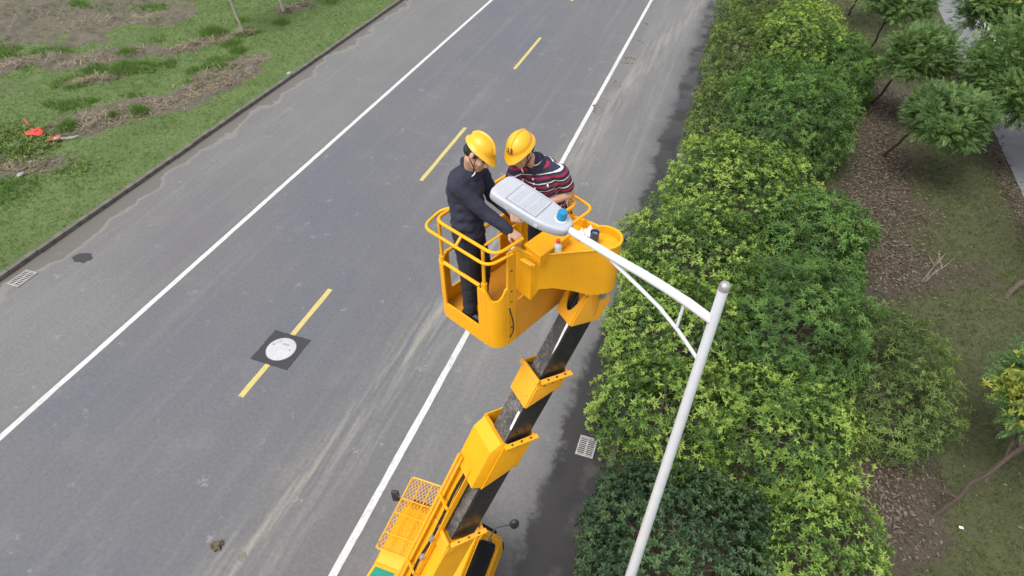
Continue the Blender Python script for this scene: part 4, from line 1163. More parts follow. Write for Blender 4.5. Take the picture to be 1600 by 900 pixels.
def rect(t, s0, s1, n0, n1, ch=.02):
    return [bp(t, s0 + ch, n0), bp(t, s1 - ch, n0), bp(t, s1, n0 + ch), bp(t, s1, n1 - ch), bp(t, s1 - ch, n1), bp(t, s0 + ch, n1), bp(t, s0, n1 - ch), bp(t, s0, n0 + ch)]
def tubebox(t0, t1, s0, s1, n0, n1, name, mat, parent, ch=.02, bev=0.0, cap=True):
    mb = MB(); mb.loft([rect(t, s0, s1, n0, n1, ch) for t in np.linspace(t0, t1, 6)], cap=cap)
    return mb.build(name, mat, parent, bevel=bev, angle=25)
base_b = tubebox(-.35, 2.92, -.135, .150, -.19, .18, 'boom_base', M['yellow'], truck)
mid_b = tubebox(2.5, 4.45, -.108, .118, -.16, .140, 'boom_middle', M['boom'], truck, .012)
sec_b = tubebox(4.1, 5.36, -.150, .108, -.145, .122, 'boom_second', M['boom'], truck, .010)
inn_b = tubebox(5.0, 6.12, -.090, .098, -.13, .110, 'boom_inner', M['boom'], truck, .010)
# worn slide faces on top, bright scuffed edges
mb = MB(); mb.plate([bp(2.93, -.094, .1405), bp(4.44, -.094, .1405), bp(4.44, .104, .1405), bp(2.93, .104, .1405)], BN, .003); mb.build('slide_face', M['boom_top'], mid_b, smooth=False)
mb = MB(); mb.plate([bp(4.45, -.138, .1225), bp(5.35, -.138, .1225), bp(5.35, .095, .1225), bp(4.45, .095, .1225)], BN, .003); mb.build('slide_face', M['boom_top'], sec_b, smooth=False)
mb = MB(); mb.plate([bp(5.37, -.078, .1105), bp(6.11, -.078, .1105), bp(6.11, .086, .1105), bp(5.37, .086, .1105)], BN, .003); mb.build('slide_face', M['boom_top'], inn_b, smooth=False)
mb = MB(); mb.plate([bp(4.68, .070, .1265), bp(4.92, .060, .1265), bp(4.92, .088, .1265), bp(4.68, .096, .1265)], BN, .002); mb.build('warning_sticker', M['white_cloth'], sec_b, smooth=False)
mb = MB(); mb.plate([bp(5.66, .078, .1150), bp(6.08, .050, .1150), bp(6.08, .080, .1150), bp(5.78, .088, .1150)], BN, .002); mb.build('warning_sticker', M['white_cloth'], inn_b, smooth=False)

def sleeve(t0, t1, w0, w1, n0, n1, hood, name, mat, parent, slant=.20):
    """collar box round a boom end: hood on top, slanted cheek plates, bolted flange at the outer lip"""
    mb = MB()
    th = .012
    # top hood
    if hood:
        mb.loft([[bp(t, w0, n1 - .03), bp(t, w0 + .02, n1 + a), bp(t, w1 - .03, n1 + a), bp(t, w1, n1 - .05)] for t, a in ((t0, .10), (t1 - .12, .10), (t1, .02))])
    else:
        mb.plate([bp(t0, w0, n1), bp(t0, w1, n1), bp(t1, w1, n1), bp(t1, w0, n1)], BN, th)
    o = mb.build(name, mat, parent, bevel=.004, angle=25)
    for s_, sg in ((w1, 1), (w0, -1)):
        mb = MB(); mb.plate([bp(t0, s_, n1), bp(t0 + slant * 1.25, s_, n0), bp(t1 + slant * .45, s_, n0), bp(t1, s_, n1)], BS * sg, th); mb.build('cheek_plate', mat, o, bevel=.003)
        if sg < 0: continue
        mb = MB(); mb.beam(bp(t1, s_ + sg * .03, n1 + .006), bp(t1 + slant * .47, s_ + sg * .03, n0 - .02), .055, .02, BD); fl = mb.build('flange', mat, o, bevel=.004)
        for q in (.2, .5, .8):
            c = bp(t1 + slant * .47 * q, s_ + sg * .032, n1 + (n0 - n1) * q); mb = MB(); mb.tube([c + BD * .004, c + BD * .022], .011, 8); mb.build('bolt', M['rust'], o)
            c = bp(t1 - .07 + slant * .47 * q, s_ + sg * .01, n1 + (n0 - n1) * q); mb = MB(); mb.tube([c, c + BS * sg * .014], .012, 8); mb.build('bolt', M['rust'], o)
    if not hood:
        mb = MB(); mb.beam(bp(t1 - .01, w0 - .02, n1 + .03), bp(t1 - .01, w1 + .02, n1 + .03), .02, .055, BD); mb.build('flange', mat, o, bevel=.004)
        for q in (.12, .85):
            c = bp(t1 - .02, w0 + (w1 - w0) * q, n1 + .03); mb = MB(); mb.tube([c, c - BD * .016], .011, 8); mb.build('bolt', M['rust'], o)
    mb = MB(); mb.plate([bp(t0 + slant, w0, n0), bp(t0 + slant, w1, n0), bp(t1 + slant * .4, w1, n0), bp(t1 + slant * .4, w0, n0)], -BN, th); mb.build('belly_plate', mat, o)
    return o
sleeve(5.02, 5.38, -.165, .122, -.16, .132, False, 'boom_collar', M['yellow_old'], truck, .22)
sleeve(3.84, 4.50, -.29, .135, -.18, .150, True, 'boom_collar', M['yellow'], truck, .26)
sleeve(2.70, 2.95, -.145, .165, -.20, .190, False, 'boom_collar', M['yellow_old'], truck, .30)
# hose tray on the left flank with its two pipes
tr_ = MB(); tr_.loft([[bp(t, -.215, .195), bp(t, -.215, .275), bp(t, -.205, .275), bp(t, -.205, .207), bp(t, -.022, .207), bp(t, -.022, .265), bp(t, -.01, .265), bp(t, -.01, .195)] for t in (.3, 2.0, 3.98)])
tray = tr_.build('hose_tray', M['yellow'], truck, angle=25)
for s_, n_, r_ in ((-.235, .285, .019), (-.190, .270, .014)):
    mb = MB(); mb.tube([bp(t, s_, n_) for t in (.3, 1.5, 2.6, 3.98)], r_, 10); mb.build('pipe', M['yellow_old'], tray)
mb = MB(); mb.tube([bp(t, -.095 + .012 * math.sin(t * 5), .228 + .004 * math.sin(t * 9)) for t in np.linspace(.4, 3.9, 30)], .014, 8); mb.build('hose', M['black'], tray)
mb = MB(); mb.tube([bp(t, -.055 + .008 * math.sin(t * 6 + 1), .224) for t in np.linspace(.4, 3.9, 30)], .011, 8); mb.build('hose', M['black'], tray)
for t in (1.25, 2.15, 3.35):
    mb = MB(); mb.beam(bp(t, -.26, .300), bp(t, -.005, .300), .026, .018, BD); mb.build('clamp', M['yellow'], tray, bevel=.004)
for t in (2.45, 2.80):
    mb = MB(); mb.box(bp(t, -.025, .285), (.05, .04, .07), np.stack([BS, BN, BD], 1)); mb.build('clamp', M['steel'], tray, bevel=.006)
# emblem painted on the flank of the base boom: dark slanted strokes
mb = MB()
for i, (t, q) in enumerate(((1.72, .10), (1.77, .13), (1.82, .08))):
    mb.plate([bp(t,   .1505, .10 - .03 * i), bp(t + .025,   .1505, .10 - .03 * i), bp(t + .025 + q * .5,   .1505, .02 - .03 * i), bp(t + q * .5,   .1505, .02 - .03 * i)], BS, .003)
mb.build('emblem', M['green_panel'], base_b, smooth=False)
# lift cylinder under the boom
mb = MB(); mb.tube([V(-2.55, 2.05, 1.3), bp(1.1, 0, -.3)], .07, 14); mb.tube([bp(1.1, 0, -.3), bp(1.9, 0, -.24)], .045, 14); mb.build('lift_cylinder', M['black'], truck)

# boom head: fork that carries the platform
mb = MB()
for s_, sg in ((-.11, -1), (.12, 1)):
    mb.plate([bp(6.12, s_, -.15), bp(6.34, s_, -.16), bp(6.48, s_, -.04), bp(6.48, s_, .07), bp(6.34, s_, .13), bp(6.04, s_, .13)], BS * sg, .014)
hd_ = mb.build('boom_head', M['yellow_old'], truck, bevel=.004)
mb = MB()      # top plate with a U-shaped opening that shows the dark inside
U_ = [(6.04, -.11), (6.04, .12), (6.42, .12), (6.42, .095)]
U_ += [(6.42 - .29 * math.sin(q * math.pi) ** .45, .095 - .18 * q) for q in np.linspace(.02, .98, 12)]
U_ += [(6.42, -.085), (6.42, -.11)]
mb.plate([bp(t, s_, .130) for t, s_ in U_], BN, .012); mb.build('head_plate', M['yellow_old'], hd_, angle=25)
mb = MB(); mb.tube([bp(6.40, -.15, -.02), bp(6.40, .16, -.02)], .034, 14); mb.build('pin', M['steel'], hd_)
mb = MB()
for j, (s_, n_) in enumerate(((-.05, .06), (.0, .07), (.05, .05))): mb.tube([bp(6.0, s_, n_), bp(6.25, s_ + .01, n_ + .03), bp(6.5, s_ * .8, n_ + .02)], .018, 8)
mb.build('hose', M['black'], hd_)
mb = MB(); mb.tube([V(-.66, 3.86, 8.15), V(-.62, 3.88, 8.62)], .11, 18); mb.build('swing_post', M['yellow_shaded'], hd_)

# ---- work platform
U2, V2 = V(math.cos(math.radians(-23)), math.sin(math.radians(-23)), 0), V(math.cos(math.radians(67)), math.sin(math.radians(67)), 0)
BA = V(-1.905, 3.475, 0); WU, WV = .70, .98; Z0, Z1, ZT = 8.06, 8.68, 9.10
def pp(u, v, z): return BA + U2 * u + V2 * v + V(0, 0, z)
plat = MB()
def rrect(ins, r_, z, n=6):
    pts = []
    for (cu, cv, a0) in ((ins + r_, ins + r_, 180), (WU - ins - r_, ins + r_, 270), (WU - ins - r_, WV - ins - r_, 0), (ins + r_, WV - ins - r_, 90)):
        for t in np.linspace(0, 90, n):
            a = math.radians(a0 + t); pts.append(pp(cu + r_ * math.cos(a), cv + r_ * math.sin(a), z))
    return pts
plat.loft([rrect(0, .09, Z0), rrect(0, .09, Z0 + .05)])
platform = plat.build('work_platform', M['yellow'], truck, angle=30)
mb = MB(); mb.loft([rrect(.015, .08, Z0 + .051), rrect(.015, .08, Z0 + .058)]); mb.build('floor_plate', M['yellow_shaded'], platform)
def wall_strip(uvs, z0, z1, th, name='side_panel', mat='yellow'):
    """upright sheet following a plan polyline; z0/z1 constant or per point"""
    pts = [V(*q, 0) for q in uvs]; n_ = len(pts)
    zz0 = z0 if hasattr(z0, '__len__') else [z0] * n_; zz1 = z1 if hasattr(z1, '__len__') else [z1] * n_
    rings = []
    for i in range(n_):
        d = unit(pts[min(i + 1, n_ - 1)] - pts[max(i - 1, 0)]); nn = V(-d[1], d[0], 0) * th
        a, b = pts[i], pts[i] + nn
        rings.append([pp(a[0], a[1], zz0[i]), pp(b[0], b[1], zz0[i]), pp(b[0], b[1], zz1[i]), pp(a[0], a[1], zz1[i])])
    mb = MB(); mb.loft(rings); return mb.build(name, M[mat], platform, bevel=0, angle=35)
def corner(cu, cv, r_, a0, a1, n=7): return [(cu + r_ * math.cos(math.radians(a)), cv + r_ * math.sin(math.radians(a))) for a in np.linspace(a0, a1, n)]
# skirt all round, up to the window opening
sk = corner(.09, .09, .09, 270, 180) + [(0, WV - .09)] + corner(.09, WV - .09, .09, 180, 90)
wall_strip([(WU - .09, 0), (.09, 0)], Z0, Z0 + .17, .018)                                    # below the opening, near side
wall_strip(corner(WU - .11, .11, .11, 0, -90, 9), Z0, [Z1 + .04, Z1 + .02, Z1 - .03, Z1 - .06, Z1 - .075, Z1 - .08, Z1 - .07, Z1 - .03, Z1 + .01], .018)   # big rounded corner panel
wall_strip([(WU - .11, 0), (WU - .20, 0)], Z0 + .17, Z1, .018)
wall_strip([(.10, 0)] + corner(.09, .09, .09, 270, 180) + [(0, .14)], Z0, Z1, .018)
wall_strip([(0, .14), (0, WV - .1)], Z0, Z0 + .20, .018)
wall_strip([(0, WV - .2), (0, WV - .09)] + corner(.09, WV - .09, .09, 180, 90) + [(.2, WV)], Z0 + .20, Z1, .018)
wall_strip([(.09, WV), (WU - .09, WV)], Z0, Z1, .018)
wall_strip(corner(WU - .09, WV - .09, .09, 90, 0), Z0, ZT - .12, .018)
wall_strip([(WU, WV - .09), (WU, .42)], Z0, ZT - .12, .02, mat='yellow_shaded')
wall_strip([(WU, .20), (WU, .11)], Z0, ZT - .03, .02)
wall_strip([(WU + .001, .42), (WU + .001, .20)], Z0, Z0 + .45, .02, mat='yellow_shaded')
mb = MB(); mb.tube([pp(WU + .012, .115, Z0 + .05), pp(WU + .012, .115, ZT - .04)], .010, 6); mb.build('edge_seam', M['yellow_old'], platform)
for z in (8.25, 8.55, 8.66, 8.88):
    mb = MB(); c = pp(WU + .005, .15, z); mb.tube([c, c + U2 * .02], .010, 8); mb.build('bolt', M['rust'], platform)
# tubes: sill bar, posts, double hand rail
mb = MB(); mb.tube([pp(.09, .005, Z1 + .012), pp(WU - .19, .005, Z1 + .012)], .017, 10); mb.build('sill_bar', M['yellow'], platform)
mb = MB(); mb.tube([pp(.0, .10, Z1 + .012), pp(0, WV - .1, Z1 + .012)], .017, 10); mb.build('sill_bar', M['yellow'], platform)
mb = MB(); mb.tube([pp(.1, WV - .005, Z1 + .012), pp(WU - .1, WV - .005, Z1 + .012)], .017, 10); mb.build('sill_bar', M['yellow'], platform)
for (u, v) in ((.045, .03), (WU - .155, .02), (.04, WV - .04), (WU - .05, WV - .04), (.0, .5)):
    mb = MB(); mb.tube([pp(u, v, Z1 - .02), pp(u, v, ZT)], .0142, 12); po = mb.build('rail_post', M['yellow'], platform)
    mb = MB(); mb.tube([pp(u, v, Z1 - .03), pp(u, v, Z1 + .05)], .025, 12); mb.build('post_socket', M['yellow'], platform)
rp = arc_path([pp(WU - .0, .30, ZT), pp(WU - .01, .01, ZT), pp(.02, .01, ZT), pp(.01, WV - .01, ZT), pp(WU + .02, WV - .01, ZT), pp(WU + .02, WV - .32, ZT)], .10, 8)
mb = MB(); mb.tube(rp, .0142, 12); rail = mb.build('hand_rail', M['yellow'], platform)
mb = MB(); mb.tube(arc_path([pp(WU + .02, .16, ZT - .055), pp(WU - .02, -.065, ZT - .065), pp(-.045, -.065, ZT - .065), pp(-.075, .16, ZT - .04), pp(.012, .22, ZT)], .09, 8), .0132, 12); mb.build('bumper_rail', M['yellow'], platform)
mb = MB(); mb.tube([pp(.33, .01, ZT), pp(.33, -.065, ZT - .065)], .012, 8); mb.build('rail_tie', M['yellow'], platform)
mb = MB(); mb.tube(arc_path([pp(WU + .03, WV - .34, ZT - .02), pp(WU + .13, WV - .26, ZT - .04), pp(WU + .13, WV + .05, ZT - .04), pp(WU - .1, WV + .08, ZT - .04), pp(WU - .2, WV + .01, ZT)], .09, 8), .0132, 12); mb.build('bumper_rail', M['yellow'], platform)
mb = MB(); mb.tube([pp(WU - .14, .03, ZT + .02), pp(WU - .14, .46, ZT + .02)], .009, 8); mb.build('grab_bar', M['yellow'], platform)
# ---- shroud over the swing gear: sheet-metal tray with a round nose
SP = [V(-1.215, 3.50, 0), V(-1.06, 3.445, 0), V(-.90, 3.515, 0), V(-.75, 3.595, 0), V(-.63, 3.655, 0), V(-.52, 3.715, 0)]
nose_c, nose_r = V(-.585, 3.845, 0), .145
a_s, a_e = math.degrees(math.atan2(*(SP[-1] - nose_c)[[1, 0]])), 118
SP += [nose_c + nose_r * V(math.cos(math.radians(a)), math.sin(math.radians(a)), 0) for a in np.linspace(a_s + 8, a_e, 12)]
SP += [V(-.80, 4.02, 0), V(-.95, 4.05, 0)]
zb = []
for p in SP:
    zb.append(8.50)
zb[0], zb[1], zb[2], zb[3], zb[4] = 8.53, 8.50, 8.63, 8.56, 8.50
ZS = 8.985
# finer plan resampling for the notch in the lower edge
fine_p, fine_z = [], []
for i in range(len(SP) - 1):
    for t in np.linspace(0, 1, 5, endpoint=False):
        p = SP[i] * (1 - t) + SP[i + 1] * t; fine_p.append(p)
        if i == 0: z_ = 8.54 - .04 * t
        elif i == 1: z_ = 8.50 if t < .1 else (8.62 if t > .25 else 8.56)
        elif i == 2: z_ = 8.625 - .055 * t
        elif i == 3: z_ = 8.57 - .06 * t
        else: z_ = 8.50
        fine_z.append(z_)
fine_p.append(SP[-1]); fine_z.append(8.50)
cen = V(-.80, 3.78, 0)
mb = MB(); rings = []
for p, z_ in zip(fine_p, fine_z):
    i_ = unit(cen - p) * .014
    rings.append([p + V(0, 0, z_), p + V(0, 0, ZS), p + i_ + V(0, 0, ZS), p + i_ + V(0, 0, z_)])
mb.loft(rings); shroud = mb.build('shroud', M['yellow'], platform, angle=35)
mb = MB(); fl_ = [p + unit(cen - p) * .012 for p in SP[1:]]
mb.loft([[p + V(0, 0, 8.905) for p in fl_], [p + V(0, 0, 8.92) for p in fl_]]); mb.build('tray_floor', M['yellow'], shroud, angle=25)
mb = MB(); mb.tube([p + V(0, 0, ZS) for p in fine_p], .010, 8); mb.build('rim', M['yellow'], shroud)
mb = MB(); mb.loft([[p * .9 + cen * .1 + V(0, 0, 8.60) for p in SP[2:]], [p * .9 + cen * .1 + V(0, 0, 8.61) for p in SP[2:]]]); mb.build('underside', M['yellow_shaded'], shroud)
# control box with sloping lid on the platform flank
cb = [pp(WU + .03, .30, 0), pp(WU + .18, .30, 0), pp(WU + .18, .64, 0), pp(WU + .03, .64, 0)]
mb = MB(); mb.loft([[p + V(0, 0, 8.92) for p in cb], [p + V(0, 0, 9.01 + (.03 if i in (0, 3) else 0)) for i, p in enumerate(cb)]]); bx = mb.build('control_box', M['yellow'], platform, bevel=.010)
cl_ = [pp(WU + .02, .29, 0), pp(WU + .19, .29, 0), pp(WU + .19, .655, 0), pp(WU + .02, .655, 0)]
mb = MB(); mb.loft([[p + V(0, 0, 9.012 + (.03 if i in (0, 3) else 0)) for i, p in enumerate(cl_)], [p + V(0, 0, 9.030 + (.03 if i in (0, 3) else 0)) for i, p in enumerate(cl_)]]); mb.build('lid', M['yellow'], bx, bevel=.006)
mb = MB(); mb.tube([pp(WU + .05, .25, 8.95), pp(WU + .17, .25, 8.95)], .016, 8); mb.tube([pp(WU + .05, .225, 8.965), pp(WU + .16, .225, 8.965)], .010, 8); mb.build('lever_bar', M['yellow_old'], bx)
mb = MB(); mb.tube(arc_path([pp(WU + .03, .115, 8.5), pp(WU + .06, .13, 8.35), pp(WU + .05, .14, 8.22), pp(WU + .03, .12, 8.15)], .05), .006, 6); mb.build('cable', M['black'], platform)

# ---- loose things on the tray
def lathe(c, prof, n=20):
    c = np.asarray(c, float)
    return [[c + V(r_ * math.cos(a), r_ * math.sin(a), z) for a in np.linspace(0, 2 * math.pi, n, endpoint=False)] for r_, z in prof]
bc = (-.885, 3.565, 8.922)
bt = thing('bottle', bc, 'small clear plastic bottle with a red cap standing on the tray', 'bottle')
mb = MB(); mb.loft(lathe(bc, [(.024, 0), (.029, .006), (.030, .07), (.028, .085), (.030, .10), (.027, .118), (.014, .135), (.014, .145)])); mb.build('body', M['bottle'], bt)
mb = MB(); mb.loft(lathe(bc, [(.0305, .04), (.0312, .042), (.0312, .068), (.0305, .07)])); mb.build('label_band', M['white'], bt)
mb = MB(); mb.loft(lathe(bc, [(.0165, .143), (.017, .146), (.017, .165), (.015, .169)])); mb.build('cap', M['red'], bt)
cc = (-.655, 3.815, 8.922)
ct = thing('can', cc, 'open dark blue can standing on the tray under the lamp arm', 'can')
mb = MB(); mb.loft(lathe(cc, [(.034, 0), (.036, .004), (.036, .115), (.0375, .118), (.0375, .122), (.034, .122), (.033, .10), (.0, .10)], 24)); mb.build('body', M['blue_dark'], ct)
mb = MB(); mb.loft(lathe(cc, [(.0362, .03), (.0366, .032), (.0366, .05), (.0362, .052)], 24)); mb.build('band', M['blue'], ct)
mb = MB(); mb.box((cc[0] + .008, cc[1] - .004, cc[2] + .108), (.022, .018, .012)); mb.box((cc[0] - .014, cc[1] + .006, cc[2] + .106), (.016, .012, .01)); mb.build('contents', M['steel'], ct)
bm_ = bmesh.new(); bmesh.ops.create_grid(bm_, x_segments=18, y_segments=14, size=1)
for v_ in bm_.verts:
    q = np.array([[v_.co.x * 1.7, v_.co.y * 1.7, 2.2]])
    v_.co = Vector((v_.co.x * .075 + .03 * (fbm(q, 2, 3)[0] - .5), v_.co.y * .055 + .04 * (fbm(q + 5, 2, 4)[0] - .5), .02 + .075 * abs(fbm(q * 1.7, 3, 8)[0] - .35) * 2))
me = bpy.data.meshes.new('rag'); bm_.to_mesh(me); bm_.free(); me.shade_smooth()
o = link('rag', me, M['white_cloth']); o.location = (-.745, 3.875, 8.925); o.rotation_euler = (0, 0, .5); o.modifiers.new('thickness', 'SOLIDIFY').thickness = .004
tag(o, 'crumpled white rag lying on the tray beside the blue can', 'rag')

# ================================================================== PEOPLE
_T = {}
for _s in (2, 3):
    _b = bmesh.new(); bmesh.ops.create_icosphere(_b, subdivisions=_s, radius=1)
    _b.verts.ensure_lookup_table()
    _T[_s] = (np.array([v.co[:] for v in _b.verts]), np.array([[v.index for v in f.verts] for f in _b.faces])); _b.free()
class Blob:
    def __init__(self): self.v, self.f, self.n = [], [], 0
def ico(bm, c, r_, R=None, sub=2):
    tv, tf = _T[sub]
    p = tv * np.asarray(r_, float)
    if R is not None: p = p @ np.array(R).T
    bm.v.append(p + np.asarray(c, float)); bm.f.append(tf + bm.n); bm.n += len(tv)
def cone(bm, p0, p1, r0, r1):
    """limb piece with round ends"""
    p0, p1 = np.asarray(p0, float), np.asarray(p1, float)
    L = np.linalg.norm(p1 - p0); n = max(2, int(L / (min(r0, r1) * .45)) + 1)
    for t in np.linspace(0, 1, min(n, 14)):
        ico(bm, p0 * (1 - t) + p1 * t, r0 * (1 - t) + r1 * t, None, 2)
def chain(bm, pts, rad):
    for a, b, r0, r1 in zip(pts[:-1], pts[1:], rad[:-1], rad[1:]): cone(bm, a, b, r0, r1)
def fuse(bm, name, voxel, smooth_it, decim, origin, post=None):
    """melt overlapping shapes into one continuous skin"""
    o = raw_mesh(name, np.concatenate(bm.v), np.concatenate(bm.f), 3, None); me = o.data
    m1 = o.modifiers.new('r', 'REMESH'); m1.mode = 'VOXEL'; m1.voxel_size = voxel
    m2 = o.modifiers.new('s', 'SMOOTH'); m2.factor = .5; m2.iterations = smooth_it
    if decim < 1: m3 = o.modifiers.new('d', 'DECIMATE'); m3.ratio = decim
    dg = bpy.context.evaluated_depsgraph_get()
    out = bpy.data.meshes.new_from_object(o.evaluated_get(dg))
    bpy.data.objects.remove(o); bpy.data.meshes.remove(me)
    n = len(out.vertices); co = np.empty(n * 3, np.float32); out.vertices.foreach_get('co', co); co = co.reshape(-1, 3).astype(float)
    no = np.empty(n * 3, np.float32); out.vertices.foreach_get('normal', no); no = no.reshape(-1, 3).astype(float)
    if post is not None: co = post(out, co, no)
    co = co - np.asarray(origin)
    out.vertices.foreach_set('co', co.astype(np.float32).ravel()); out.update(); out.shade_smooth()
    out.name = name
    return out
def folds(amp, seed, f=(9, 9, 26)):
    def post(me, co, no):
        d = fbm(co * np.array(f) + seed * 3.3, 3, seed) - .5
        d2 = np.abs(fbm(co * np.array((14, 14, 9)) + 4.4, 2, seed + 3) - .5)
        return co + no * (amp * (2 * d - 1.4 * d2))[:, None]
    return post

def frame_of(fwd, up):
    f_ = unit(fwd); l_ = unit(np.cross(up, f_)); u_ = np.cross(f_, l_)
    return f_, l_, u_          # forward, left, up

def hand(bm, wrist, fdir, palm_n, side, curl):
    """palm, four fingers of unequal length, thumb leaving the side of the palm; palm_n points out of the palm"""
    f_ = unit(fdir); n_ = unit(palm_n - f_ * np.dot(palm_n, f_)); s_ = np.cross(n_, f_) * side      # s_: towards the thumb
    w = np.asarray(wrist, float)
    for q in (-.026, -.009, .009, .026): cone(bm, w + f_ * .015 + s_ * q * .7, w + f_ * .082 + s_ * q, .0155, .0125)
    for i, (q, L) in enumerate(((.030, .068), (.010, .078), (-.010, .072), (-.029, .056))):
        p = w + f_ * .088 + s_ * q; d = f_
        pts = [p]
        for j, k_ in enumerate((.42, .32, .26)):
            a = curl * (.55, .75, .6)[j]
            d = unit(d * math.cos(a) + n_ * math.sin(a)); pts.append(pts[-1] + d * L * k_)
        chain(bm, pts, [.0095, .009, .0085, .0072])
    p = w + f_ * .028 + s_ * .030
    chain(bm, [p, p + unit(f_ * .7 + s_ * .8 + n_ * .35) * .036, p + unit(f_ * .75 + s_ * .75 + n_ * .4) * .036 + unit(f_ * .95 + s_ * .15 + n_ * .5) * .045], [.014, .011, .0085])

def make_person(lab, loc, J, fwd, head_c, head_f, head_u, arms, legs, cloth, seed):
    """J: pelvis, waist, chest, neck base; arms/legs: joint lists right, left"""
    root = thing('person', loc, lab, 'person')
    f_, l_, u_ = frame_of(fwd, (0, 0, 1))
    pel, wai, che, nek = [np.asarray(J[k_], float) for k_ in ('pelvis', 'waist', 'chest', 'neck')]
    up_t = unit(nek - pel); lt = unit(l_ - up_t * np.dot(l_, up_t)); ft = np.cross(lt, up_t) ; ft = ft if np.dot(ft, f_) > 0 else -ft
    R = Matrix(((ft[0], lt[0], up_t[0]), (ft[1], lt[1], up_t[1]), (ft[2], lt[2], up_t[2])))
    hf, hl, hu = frame_of(head_f, head_u)
    HR = Matrix(((hf[0], hl[0], hu[0]), (hf[1], hl[1], hu[1]), (hf[2], hl[2], hu[2])))
    H = np.asarray(head_c, float)
    def hp(a, b, c): return H + hf * a + hl * b + hu * c
    # body: one continuous skin
    bm = Blob()
    ico(bm, pel, (.105, .145, .11), R); ico(bm, wai, (.10, .135, .13), R); ico(bm, che, (.11, .155, .17), R)
    shR, shL = np.asarray(arms[0][0], float), np.asarray(arms[1][0], float)
    chain(bm, [shR, nek - up_t * .03, shL], [.052, .062, .052])
    cone(bm, nek - up_t * .03, hp(-.025, 0, -.07), .058, .052)
    ico(bm, hp(-.012, 0, .035), (.094, .076, .090), HR, 3); ico(bm, hp(.035, 0, -.045), (.060, .058, .075), HR, 3); ico(bm, hp(.062, 0, -.088), (.028, .033, .026), HR, 3)
    cone(bm, hp(.082, 0, .012), hp(.104, 0, -.026), .011, .015); ico(bm, hp(.094, 0, -.034), (.014, .020, .010), HR)
    ico(bm, hp(.086, 0, -.058), (.014, .026, .007), HR); ico(bm, hp(.084, 0, -.068), (.013, .022, .007), HR); ico(bm, hp(.078, 0, .028), (.018, .052, .012), HR)
    for s_ in (-1, 1):
        ico(bm, hp(-.012, s_ * .079, -.010), (.020, .009, .032), HR); ico(bm, hp(.060, s_ * .038, -.030), (.026, .026, .030), HR)
    for (S, E_, W_, fd, pn, sd, cu) in arms:
        chain(bm, [S, E_, W_], [.046, .036, .026]); hand(bm, np.asarray(W_, float), np.asarray(fd, float), np.asarray(pn, float), sd, cu)
    for (Hp, Kn, An, toe) in legs:
        chain(bm, [Hp, Kn, An], [.075, .05, .035]); cone(bm, An, np.asarray(An) * .6 + np.asarray(toe) * .4, .028, .02)
    me = fuse(bm, 'body', .0050, 3, .35, loc)
    body = link('body', me, M['skin'], root)
    # eyes and brows
    for s_ in (-1, 1):
        mb = MB(); mb.loft([[hp(.083 + dx, s_ * .031 + .014 * k_ * math.cos(t), .004 + .0055 * k_ * math.sin(t)) for t in np.linspace(0, 2 * math.pi, 10, endpoint=False)] for dx, k_ in ((-.012, 1), (.0, .9), (.003, .4))]); mb.build('eye', M['hair'], body)
        mb = MB(); mb.tube([hp(.092, s_ * .014, .026), hp(.093, s_ * .030, .031), hp(.080, s_ * .050, .026)], [.003, .004, .002], 6); mb.build('eyebrow', M['hair'], body)
    # hair under the helmet
    bm = Blob(); ico(bm, hp(-.022, 0, .036), (.098, .082, .092), HR, 3); ico(bm, hp(-.062, 0, -.018), (.058, .070, .055), HR, 3)
    for s_ in (-1, 1): cone(bm, hp(.012, s_ * .074, .03), hp(.008, s_ * .075, -.012), .012, .007)
    link('hair', fuse(bm, 'hair', .007, 2, .5, loc), M['hair'], body)
    # helmet: ribbed dome, all-round brim drawn out to a peak
    rings = []; na = 48
    t_ = np.linspace(0, 2 * math.pi, na, endpoint=False)
    def dome(phi, add=0):
        out = []
        for t in t_:
            rib = .006 * math.exp(-(math.sin(t) / .10) ** 2) if abs(phi) < 1.5 else 0
            rib2 = .003 * math.exp(-((abs(math.sin(t)) * math.sin(phi) - .32) / .05) ** 2)
            a, b, c = .115 * math.sin(phi) * math.cos(t), .094 * math.sin(phi) * math.sin(t), .090 * math.cos(phi)
            k_ = 1 + (rib + rib2) / .12 + add
            out.append(hp(a * k_ - .014, b * k_, c * k_ + .064))
        return out
    for phi in (.02, .2, .4, .6, .8, 1.0, 1.2, 1.35, 1.5): rings.append(dome(phi))
    def brim(w, z, tip):
        out = []
        for t in t_:
            e = w + tip * max(0, math.cos(t)) ** 1.6
            out.append(hp((.115 + e) * math.cos(t) - .014, (.094 + w) * math.sin(t), z + .014 - .020 * max(0, math.cos(t)) ** 2 * (e / .05)))
        return out
    rings += [brim(.004, .048, 0), brim(.016, .036, .030), brim(.018, .031, .036), brim(.014, .030, .032), brim(-.003, .042, 0), dome(1.4, -.05), dome(.9, -.05)]
    mb = MB(); mb.loft(rings, cap=False)
    hel = mb.build('helmet', M['helmet'], root, angle=60)
    mb = MB(); rr_ = []
    for phi in np.linspace(-1.25, 1.25, 22):
        c_ = hp(.119 * math.sin(phi) - .014, 0, .094 * math.cos(phi) + .064); o_ = unit(hf * math.sin(phi) + hu * math.cos(phi))
        rr_.append([c_ + hl * .011 - o_ * .004, c_ + hl * .006 + o_ * .005, c_ - hl * .006 + o_ * .005, c_ - hl * .011 - o_ * .004])
    mb.loft(rr_); mb.build('ridge', M['helmet'], hel, angle=60)
    mb = MB(); mb.loft([[hp((.108 + w) * math.cos(t) - .014, (.088 + w) * math.sin(t), z + .012) for t in t_] for w, z in ((0, .045), (.003, .045), (.003, .015), (0, .015))], cap=False); mb.build('headband', simple('headband_white', (.45, .47, .42), .7), hel)
